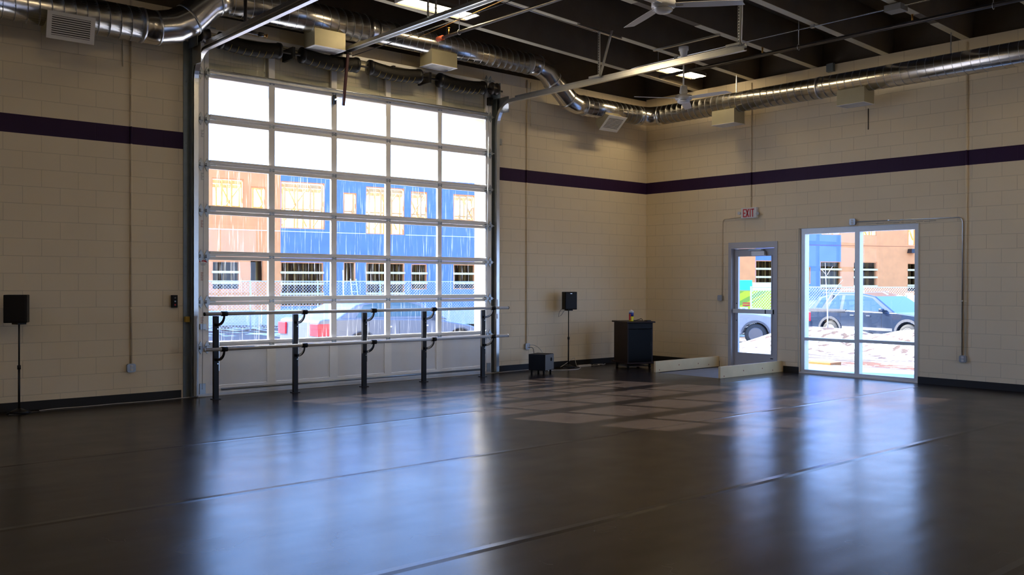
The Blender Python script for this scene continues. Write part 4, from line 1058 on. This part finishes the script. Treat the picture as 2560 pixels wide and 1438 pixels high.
B_OPS = [(-3.55,1.46,-2.98,2.33,()),(-2.41,1.18,-1.17,2.61,(2.16,1.75,1.33)),(-.40,1.30,1.05,2.61,(2.16,1.76,1.30)),(2.98,1.05,4.2,2.57,(2.16,1.76,1.34,.8)),(-6.19,1.0,-4.80,2.63,(2.16,1.75,1.33)),
         (-2.35,3.98,-1.21,5.6,()),(-.27,3.98,1.0,5.6,()),(2.97,3.51,4.1,5.6,()),(-6.2,4.2,-5,5.6,())]
bB, mB = site_building('building_shell', (31.41,12.46), (.915,-.403), -11, 9, -.7, 6.6,
    [('sheathing','orange_sheath',-11,.62,-6.2,6.6),('sheathing','blue_sheath',-6.2,.62,-1.17,3.98),('sheathing','blue_sheath',-6.2,3.98,-2.35,6.6),('sheathing','orange_sheath',-2.35,3.98,-1.17,6.6),('sheathing','orange_sheath',-1.17,.62,9,6.6),('foundation_wall','foundation',-11,-.7,9,.62)],
    B_OPS, 'timber building under construction seen through the right window, blue corner beside orange sheathing', 3.30)
x = MB()
for a, b in ((-11,9),):
    vs = [mB(a,3.44,-.008),mB(b,3.44,-.008),mB(b,3.455,-.008),mB(a,3.455,-.008),mB(a,3.44,0),mB(b,3.44,0),mB(b,3.455,0),mB(a,3.455,0)]; x.add(vs, [(0,1,2,3),(0,4,5,1),(3,2,6,7)])
wpart(x, 'seam_tape', 'rust', bB)
x = MB(); vs = []
x.add([mB(2.95,3.1,-.35),mB(3.35,3.1,-.35),mB(3.35,3.1,0),mB(2.95,3.1,0),mB(3.0,3.32,-.3),mB(3.3,3.32,-.3),mB(3.3,3.32,0),mB(3.0,3.32,0)], [(3,2,1,0),(4,5,6,7),(0,1,5,4),(1,2,6,5),(2,3,7,6),(3,0,4,7)])
wpart(x, 'wall_lantern', 'pipe_dark', bB)

def chain_fence(A, D, s0, s1, zb, zt, label, step=2.6, off=0):
    m = facing(A, D); t = empty('chain_link_fence', m((s0+s1)/2, zb, off), label=label, cat='fence', group='chain link fences of the building site')
    P = MB(); s_ = s0
    while s_ <= s1+.01:
        P.cyl(m(s_,zb-.05,off), m(s_,zt+.03,off), .028, 8); s_ += step
    P_ = wpart(P, 'post', 'aluminium', t)
    wpart(MB().cyl(m(s0,zt,off), m(s1,zt,off), .02, 8).cyl(m(s0,zb+.08,off), m(s1,zb+.08,off), .012, 6), 'top_rail', 'aluminium', t)
    w = MB(); h = zt-zb-.08; q = .085; s_ = s0-h
    def wire(a, za, b, zb2):
        pa, pb = Vector(m(a,za,off)), Vector(m(b,zb2,off)); w.bar(pa, pb, .007, .007)
    while s_ < s1:
        a0 = max(s_, s0); b0 = min(s_+h, s1)
        if b0 > a0:
            wire(a0, zb+.08+(a0-s_), b0, zb+.08+(b0-s_)); wire(a0, zt-(a0-s_), b0, zt-(b0-s_))
        s_ += q*1.4142
    wpart(w, 'wire_mesh', 'aluminium', t)
    return t
chain_fence((7.44,24.08), (.985,-.174), -13, 9.5, -.33, 1.52, 'chain link fence across the road behind the silver sedan', off=-4.5)
chain_fence((22.98,6.53), (.915,-.403), -6.6, 7, -.63, 1.34, 'chain link fence behind the dark pickup')
m = facing((7.44,24.08), (.985,-.174))
t = empty('ladder', m(-1.2,-.33,-5.0), label='slim white ladder leaning on the chain link fence', cat='ladder')
x = MB(); x.cyl(m(-1.95,-.3,-5.6), m(-1.60,1.95,-4.6), .03, 8); wpart(x, 'leaning_pole', 'white_car', t)
x = MB(); x.cyl(m(-1.35,-.3,-5.3), m(-1.30,1.62,-4.6), .022, 8).cyl(m(-1.12,-.3,-5.3), m(-1.07,1.62,-4.6), .022, 8)
for i in range(6): x.cyl(m(-1.34,.0+.28*i,-5.2+.1*i), m(-1.10,.0+.28*i,-5.2+.1*i), .014, 6)
wpart(x, 'ladder_frame', 'white_car', t)
r_ = random.Random(4)
for i, (s_, c, lb) in enumerate(((-3.6,'red','small red crate on the ground by the site fence'),(-2.75,'plastic_yellow','small yellow crate on the ground by the site fence'),(-.85,'box_grey','small grey crate on the ground by the site fence'))):
    b = m(s_, -.33, -6.4); tag(MB().box((b[0]-.25,b[1]-.2,b[2]),(b[0]+.25,b[1]+.2,b[2]+.30)).box((b[0]-.28,b[1]-.23,b[2]+.24),(b[0]+.28,b[1]+.23,b[2]+.31)).build('site_crate', c, bevel=.01), lb, 'crate')

# ------------------------------------------------------------------ vehicles
def vehicle(name, loc, rz, label, L, W, lower, green, wins, wheels, R_, paint, rear, cat='car', rim='alloy', extra=None, ghw=.78):
    t = empty(name, loc, rz, label=label, cat=cat)
    # lower body outline with arches
    zb = lower['zb']; pts = list(lower['top'])           # from rear top to front top (x, z)
    bot = []; xs = sorted(wheels, reverse=True)
    bot.append((lower['top'][-1][0], zb+.05))
    for wx in xs:
        ra = R_*1.17
        for i in range(0, 13):
            a = PI*i/12; zz = R_+ra*math.sin(a)
            bot.append((wx+ra*math.cos(a), max(zb, zz if zz > zb else zb)))
    bot.append((lower['top'][0][0], zb+.05))
    out = pts + bot
    hw = W/2
    b = MB().prism(out, lambda x,z: (x,-hw,z), lambda x,z: (x,hw,z)); body = part(b, 'body', paint, t, .04)
    zbelt = min(z for _, z in green); ztop = max(z for _, z in green)
    wd = lambda z: hw*(.975-(.975-ghw)*max(0,(z-zbelt)/(ztop-zbelt)))
    part(MB().prism(green, lambda x,z: (x,-wd(z),z), lambda x,z: (x,wd(z),z)), 'cabin', paint, t, .035)
    for poly in wins:
        for s_ in (-1,1):
            part(MB().prism(poly, lambda x,z: (x,s_*(wd(z)+.004),z), lambda x,z: (x,s_*(wd(z)-.02),z)), 'side_window', 'car_window', t)
    for wx in wheels:
        for s_ in (-1,1):
            y = s_*(hw-.12)
            w = part(MB().lathe((wx,y,R_), [(R_*.62,-.10),(R_*.92,-.105),(R_,-.07),(R_,.07),(R_*.92,.105),(R_*.62,.10)], 'y', 32), 'wheel', 'rubber', t)
            r2 = MB(); yo = y+s_*.085
            for k in range(5):
                a = 2*PI*k/5+.3; M = Matrix.Translation((wx,yo,R_)) @ Matrix.Rotation(-a,4,'Y'); r2.box((.03,-.01,-.035),(R_*.6,.01,.035), M)
            r2.lathe((wx,yo,R_), [(R_*.56,-.03),(R_*.64,-.03),(R_*.64,.015),(R_*.58,.015),(R_*.56,-.03)], 'y', 32); r2.lathe((wx,yo,R_), [(.0,.02*s_),(.05,.015*s_),(.05,-.02*s_)], 'y', 16)
            part(r2, 'rim', rim, w); part(MB().lathe((wx,y+s_*.05,R_), [(0,0),(R_*.6,0)], 'y', 24), 'brake_disc', 'pipe_dark', w)
    x0 = lower['top'][0][0]; x1 = lower['top'][-1][0]
    for s_ in (-1,1):
        part(MB().box((x0-.02, s_*(hw+.006), rear[0]),(x0+rear[2], s_*hw*.62, rear[1])), 'tail_light', 'tail_red', t, .01)
        part(MB().box((x1-.20, s_*(hw+.004), lower['head'][0]),(x1+.012, s_*hw*.66, lower['head'][1])), 'headlight', 'lamp_amber' if cat == 'suv' else 'white_car', t, .01)
        part(MB().cbox((lower['mirror'], s_*(hw+.07), zbelt+.09), (.14,.16,.13)), 'side_mirror', paint, t, .03)
        for hx in lower['handles']: part(MB().cbox((hx, s_*(hw+.012), zbelt-.12),(.16,.024,.03)), 'door_handle', 'bright_steel', t)
        for dx in lower['doors']: part(MB().box((dx-.004, s_*(hw+.0015), zb+.1),(dx+.004, s_*(hw-.01), zbelt-.01)), 'door_gap', 'black', t)
    part(MB().box((x0-.06,-hw*.96,zb+.08),(x0+.05,hw*.96,zb+.30)), 'rear_bumper', lower.get('bump', paint), t, .03)
    part(MB().box((x1-.05,-hw*.96,zb+.05),(x1+.06,hw*.96,zb+.27)), 'front_bumper', lower.get('bump', paint), t, .03)
    if extra: extra(t, hw, wd)
    return t
m_, nt_, b_ = newmat('car_window'); b_.inputs['Base Color'].default_value = (.03,.06,.065,1); b_.inputs['Roughness'].default_value = .05; b_.inputs['Specular IOR Level'].default_value = .9; MT['car_window'] = m_

vehicle('sedan', (-4.05,6.4,-.31), 0, 'silver sedan parked on the road just outside the glass door', 4.6, 1.78,
    dict(zb=.20, top=[(0,.42),(.02,.98),(.15,1.02),(1.0,1.03),(3.1,.96),(4.05,.80),(4.50,.66),(4.58,.45)], head=(.55,.70), mirror=3.05, handles=(1.75,2.75), doors=(1.25,2.05,3.05)),
    [(.45,1.0),(1.05,1.32),(1.6,1.42),(2.3,1.42),(2.75,1.34),(3.45,.94)],
    [[(.95,1.04),(1.20,1.30),(1.62,1.36),(1.72,1.36),(1.72,1.04)],[(1.86,1.04),(1.86,1.37),(2.30,1.37),(2.66,1.29),(3.15,1.03)]],
    [1.08,3.78], .33, 'silver_paint', (.66,.92,.28))
def pk(t, hw, wd):
    part(MB().box((.02,-hw*.96,1.10),(.04,hw*.96,1.16)).box((.0,-hw,1.08),(1.75,-hw+.05,1.20)).box((.0,hw-.05,1.08),(1.75,hw,1.20)), 'bed_rail', 'grey_cladding', t)
    for s_ in (-1,1):
        part(MB().prism([(.66,1.18),(.98,1.72),(1.08,1.72),(.90,1.18)], lambda x,z: (x,s_*hw*.86,z), lambda x,z: (x,s_*hw*.78,z)), 'sail_panel', 'grey_cladding', t)
        part(MB().bar((.45,s_*hw*.66,1.80),(2.3,s_*hw*.66,1.85),.05,.04), 'roof_rail', 'bright_steel', t)
        for wx in (1.05,4.35):
            m = MB(); n = 12
            for i in range(n): 
                a0, a1 = PI*i/n, PI*(i+1)/n; m.bar((wx+.50*math.cos(a0),s_*(hw+.01),.40+.50*math.sin(a0)),(wx+.50*math.cos(a1),s_*(hw+.01),.40+.50*math.sin(a1)),.03,.09)
            part(m, 'arch_trim', 'grey_cladding', t)
        part(MB().box((1.6,s_*(hw+.012),.50),(3.75,s_*(hw-.01),.60)), 'side_moulding', 'bright_steel', t)
pa = math.atan2(-.98,-.19); R0 = Vector((17.64,5.88)); hd2 = Vector((math.cos(pa), math.sin(pa)))
pl = R0 - hd2*1.05
vehicle('pickup_truck', (pl.x+.95, pl.y+.15, -.66), pa, 'dark blue pickup with grey bed cladding parked behind the snow bank', 5.6, 2.0,
    dict(zb=.38, top=[(0,.60),(0,1.10),(.1,1.14),(1.7,1.18),(3.9,1.15),(4.6,1.08),(5.35,.98),(5.45,.6)], head=(.75,.95), mirror=3.35, handles=(2.05,2.75), doors=(1.53,2.27,3.30), bump='grey_cladding'),
    [(.08,1.14),(.40,1.66),(.95,1.80),(2.2,1.82),(2.9,1.70),(3.85,1.13)],
    [[(.34,1.24),(.55,1.60),(.85,1.68),(.62,1.24)],[(.95,1.22),(1.10,1.70),(1.45,1.72),(1.45,1.22)],[(1.60,1.20),(1.60,1.72),(2.18,1.72),(2.20,1.20)],[(2.34,1.20),(2.34,1.71),(2.78,1.64),(3.45,1.18)]],
    [1.05,4.35], .39, 'dark_paint', (.72,1.08,.14), cat='pickup', extra=pk, rim='cable_grey')
sa = math.atan2(-.89,.45); R1 = Vector((12.77,6.14)); hs = Vector((math.cos(sa), math.sin(sa))); sl = R1 - hs*3.68
def sv(t, hw, wd):
    for s_ in (-1,1):
        m = MB(); n = 12; wx = 3.68
        for i in range(n):
            a0, a1 = PI*i/n, PI*(i+1)/n; m.bar((wx+.46*math.cos(a0),s_*(hw+.01),.36+.46*math.sin(a0)),(wx+.46*math.cos(a1),s_*(hw+.01),.36+.46*math.sin(a1)),.03,.06)
        part(m, 'arch_trim', 'grey_cladding', t)
vehicle('suv', (sl.x+.89*.85, sl.y+.45*.85, -.60), sa, 'white sport utility vehicle whose front shows through the exit door', 4.6, 1.85,
    dict(zb=.32, top=[(0,.55),(0,1.05),(1.5,1.10),(3.0,1.10),(3.55,1.08),(4.25,.98),(4.42,.88),(4.48,.55)], head=(.72,.90), mirror=3.0, handles=(1.7,2.65), doors=(1.2,2.1,3.05), bump='white_suv'),
    [(.05,1.05),(.30,1.68),(.7,1.75),(2.3,1.74),(3.05,1.09)],
    [[(.35,1.14),(.5,1.62),(1.1,1.66),(1.1,1.14)],[(1.2,1.14),(1.2,1.67),(1.95,1.67),(1.95,1.14)],[(2.08,1.14),(2.08,1.66),(2.28,1.64),(2.82,1.13)]],
    [.85,3.68], .37, 'white_suv', (.75,1.05,.14), cat='suv', extra=sv, rim='dull_alloy')

# box van with green and yellow wrap behind the white vehicle
Cv = Vector((18.9,10.6)); dv = Vector((.80,-.60)).normalized(); mv = facing((Cv.x,Cv.y), (dv.x,dv.y))
t = empty('wrapped_van', mv(0,-.6,0), label='yellow green box van with teal roof panel behind the white vehicle', cat='van')
def vb(mb, a,b,c,d,t0,t1):
    vs = [mv(a,b,t0),mv(c,b,t0),mv(c,d,t0),mv(a,d,t0),mv(a,b,t1),mv(c,b,t1),mv(c,d,t1),mv(a,d,t1)]
    mb.add(vs, [(3,2,1,0),(4,5,6,7),(0,1,5,4),(1,2,6,5),(2,3,7,6),(3,0,4,7)]); return mb
wpart(vb(MB(), -4.2,-.15,.95,1.18,0,2.0), 'body', 'van_green', t, .03)
wpart(vb(MB(), -4.2,1.18,.95,1.52,.02,1.98), 'upper_band', 'van_white', t, .02)
wpart(vb(MB(), -1.05,1.20,.10,1.62,-.02,1.2), 'teal_panel', 'van_teal', t, .01)
m = MB()
for a, w in ((-2.6,.22),(-1.6,.22),(-.9,.12)):
    q = [(a,.15),(a+w*1.7,.15),(a+w*1.7+2.0,1.16),(a+2.0,1.16)]
    q = [(min(x,.94), z) for x, z in q]
    m.prism(q, lambda x,z: mv(x,z,-.012), lambda x,z: mv(x,z,0))
wpart(m, 'stripe', 'van_stripe', t)
m = vb(MB(), -.30,.55,.02,.60,-.014,0); vb(m, -.30,.64,.02,.69,-.014,0); wpart(m, 'panel_print', 'red', t)
m = vb(MB(), -.42,.28,-.08,.50,-.014,0); vb(m, .08,.32,.5,.46,-.014,0); wpart(m, 'panel_print', 'van_white', t)
for a in (-3.3,.15):
    p0, p1 = mv(a,-.25,-.02), mv(a,-.25,.2); wpart(MB().cyl(p0, p1, .36, 24), 'wheel', 'rubber', t)

# sapling, site sign
t = empty('sapling', (10.93,2.45,.0), label='thin bare sapling standing on the snow bank before the pickup', cat='tree')
wpart(MB().tube([(10.93,2.45,-.3),(10.94,2.46,.7),(10.92,2.5,1.5),(10.95,2.55,2.1)], [.022,.018,.013,.006], 8), 'trunk', 'bark', t)
m = MB()
for z, dy, dx, h in ((.85,-.55,.1,.55),(.95,-.5,0,.65),(1.7,.22,0,.22),(1.75,-.15,.05,.25)): m.tube([(10.93,2.47,z),(10.93+dx,2.47+dy*.6,z+h*.7),(10.93+dx,2.47+dy,z+h)], [.009,.007,.004], 6)
m.tube([(10.93,2.15,1.28),(10.95,1.85,1.32),(10.95,1.4,1.30)], [.010,.008,.004], 6)
wpart(m, 'branch', 'bark', t)
t = empty('site_sign', (21.5,5.2,-.6), label='blank white board on a red stake by the site fence', cat='sign')
wpart(MB().box((21.47,5.17,-.65),(21.53,5.23,1.0)), 'stake', 'red', t); wpart(MB().box((21.2,5.0,.75),(21.78,5.04,1.05)).cbox((21.5,5.1,.88),(.6,.03,.50)), 'board', 'white_car', t)

# ------------------------------------------------------------------ light and camera
w = bpy.data.worlds.new('sky'); bpy.context.scene.world = w; w.use_nodes = True; nt = w.node_tree; bg = nt.nodes['Background']
g = N(nt, 'TexCoord'); sp = N(nt, 'SeparateXYZ'); nt.links.new(g.outputs['Generated'], sp.inputs[0])
rp = N(nt, 'ValToRGB'); e = rp.color_ramp.elements
e[0].position = 0.0; e[0].color = (.44,.63,1.0,1); e[1].position = .45; e[1].color = (.19,.41,1.0,1)
nt.links.new(sp.outputs[2], rp.inputs[0]); nt.links.new(rp.outputs[0], bg.inputs[0]); bg.inputs[1].default_value = SKY
sd = bpy.data.lights.new('sun', 'SUN'); sd.energy = SUN; sd.angle = math.radians(.6); sd.color = (1., .93, .82)
so = bpy.data.objects.new('sun', sd); COL.objects.link(so); so.location = (-10,30,20)
so.rotation_euler = Vector((.64,-1.62,-1)).to_track_quat('-Z','Y').to_euler()

cam = bpy.data.cameras.new('camera'); co = bpy.data.objects.new('camera', cam); COL.objects.link(co)
CP = [-13.771860447929733, -11.826082605315444, 1.5063513389063898, 2.3104751174234472, 0.7174768987794793, -0.005690552156867646, 0.00255431141360624]
fwd = Vector((math.sin(CP[4])*math.cos(CP[5]), math.cos(CP[4])*math.cos(CP[5]), math.sin(CP[5])))
r0 = Vector((math.cos(CP[4]), -math.sin(CP[4]), 0)); u0 = r0.cross(fwd)
rv = r0*math.cos(CP[6]) + u0*math.sin(CP[6]); uv = rv.cross(fwd)
co.matrix_world = Matrix(((rv.x,uv.x,-fwd.x,CP[0]),(rv.y,uv.y,-fwd.y,CP[1]),(rv.z,uv.z,-fwd.z,CP[2]),(0,0,0,1)))
cam.sensor_width = 36; cam.sensor_fit = 'HORIZONTAL'; cam.lens = CP[3]*1000/2560*36; cam.clip_end = 300; cam.clip_start = .05
sc = bpy.context.scene; sc.camera = co
sc.view_settings.view_transform = 'Standard'; sc.view_settings.look = 'None'; sc.view_settings.gamma = 1; sc.view_settings.use_curve_mapping = False
sc.view_settings.exposure = 0
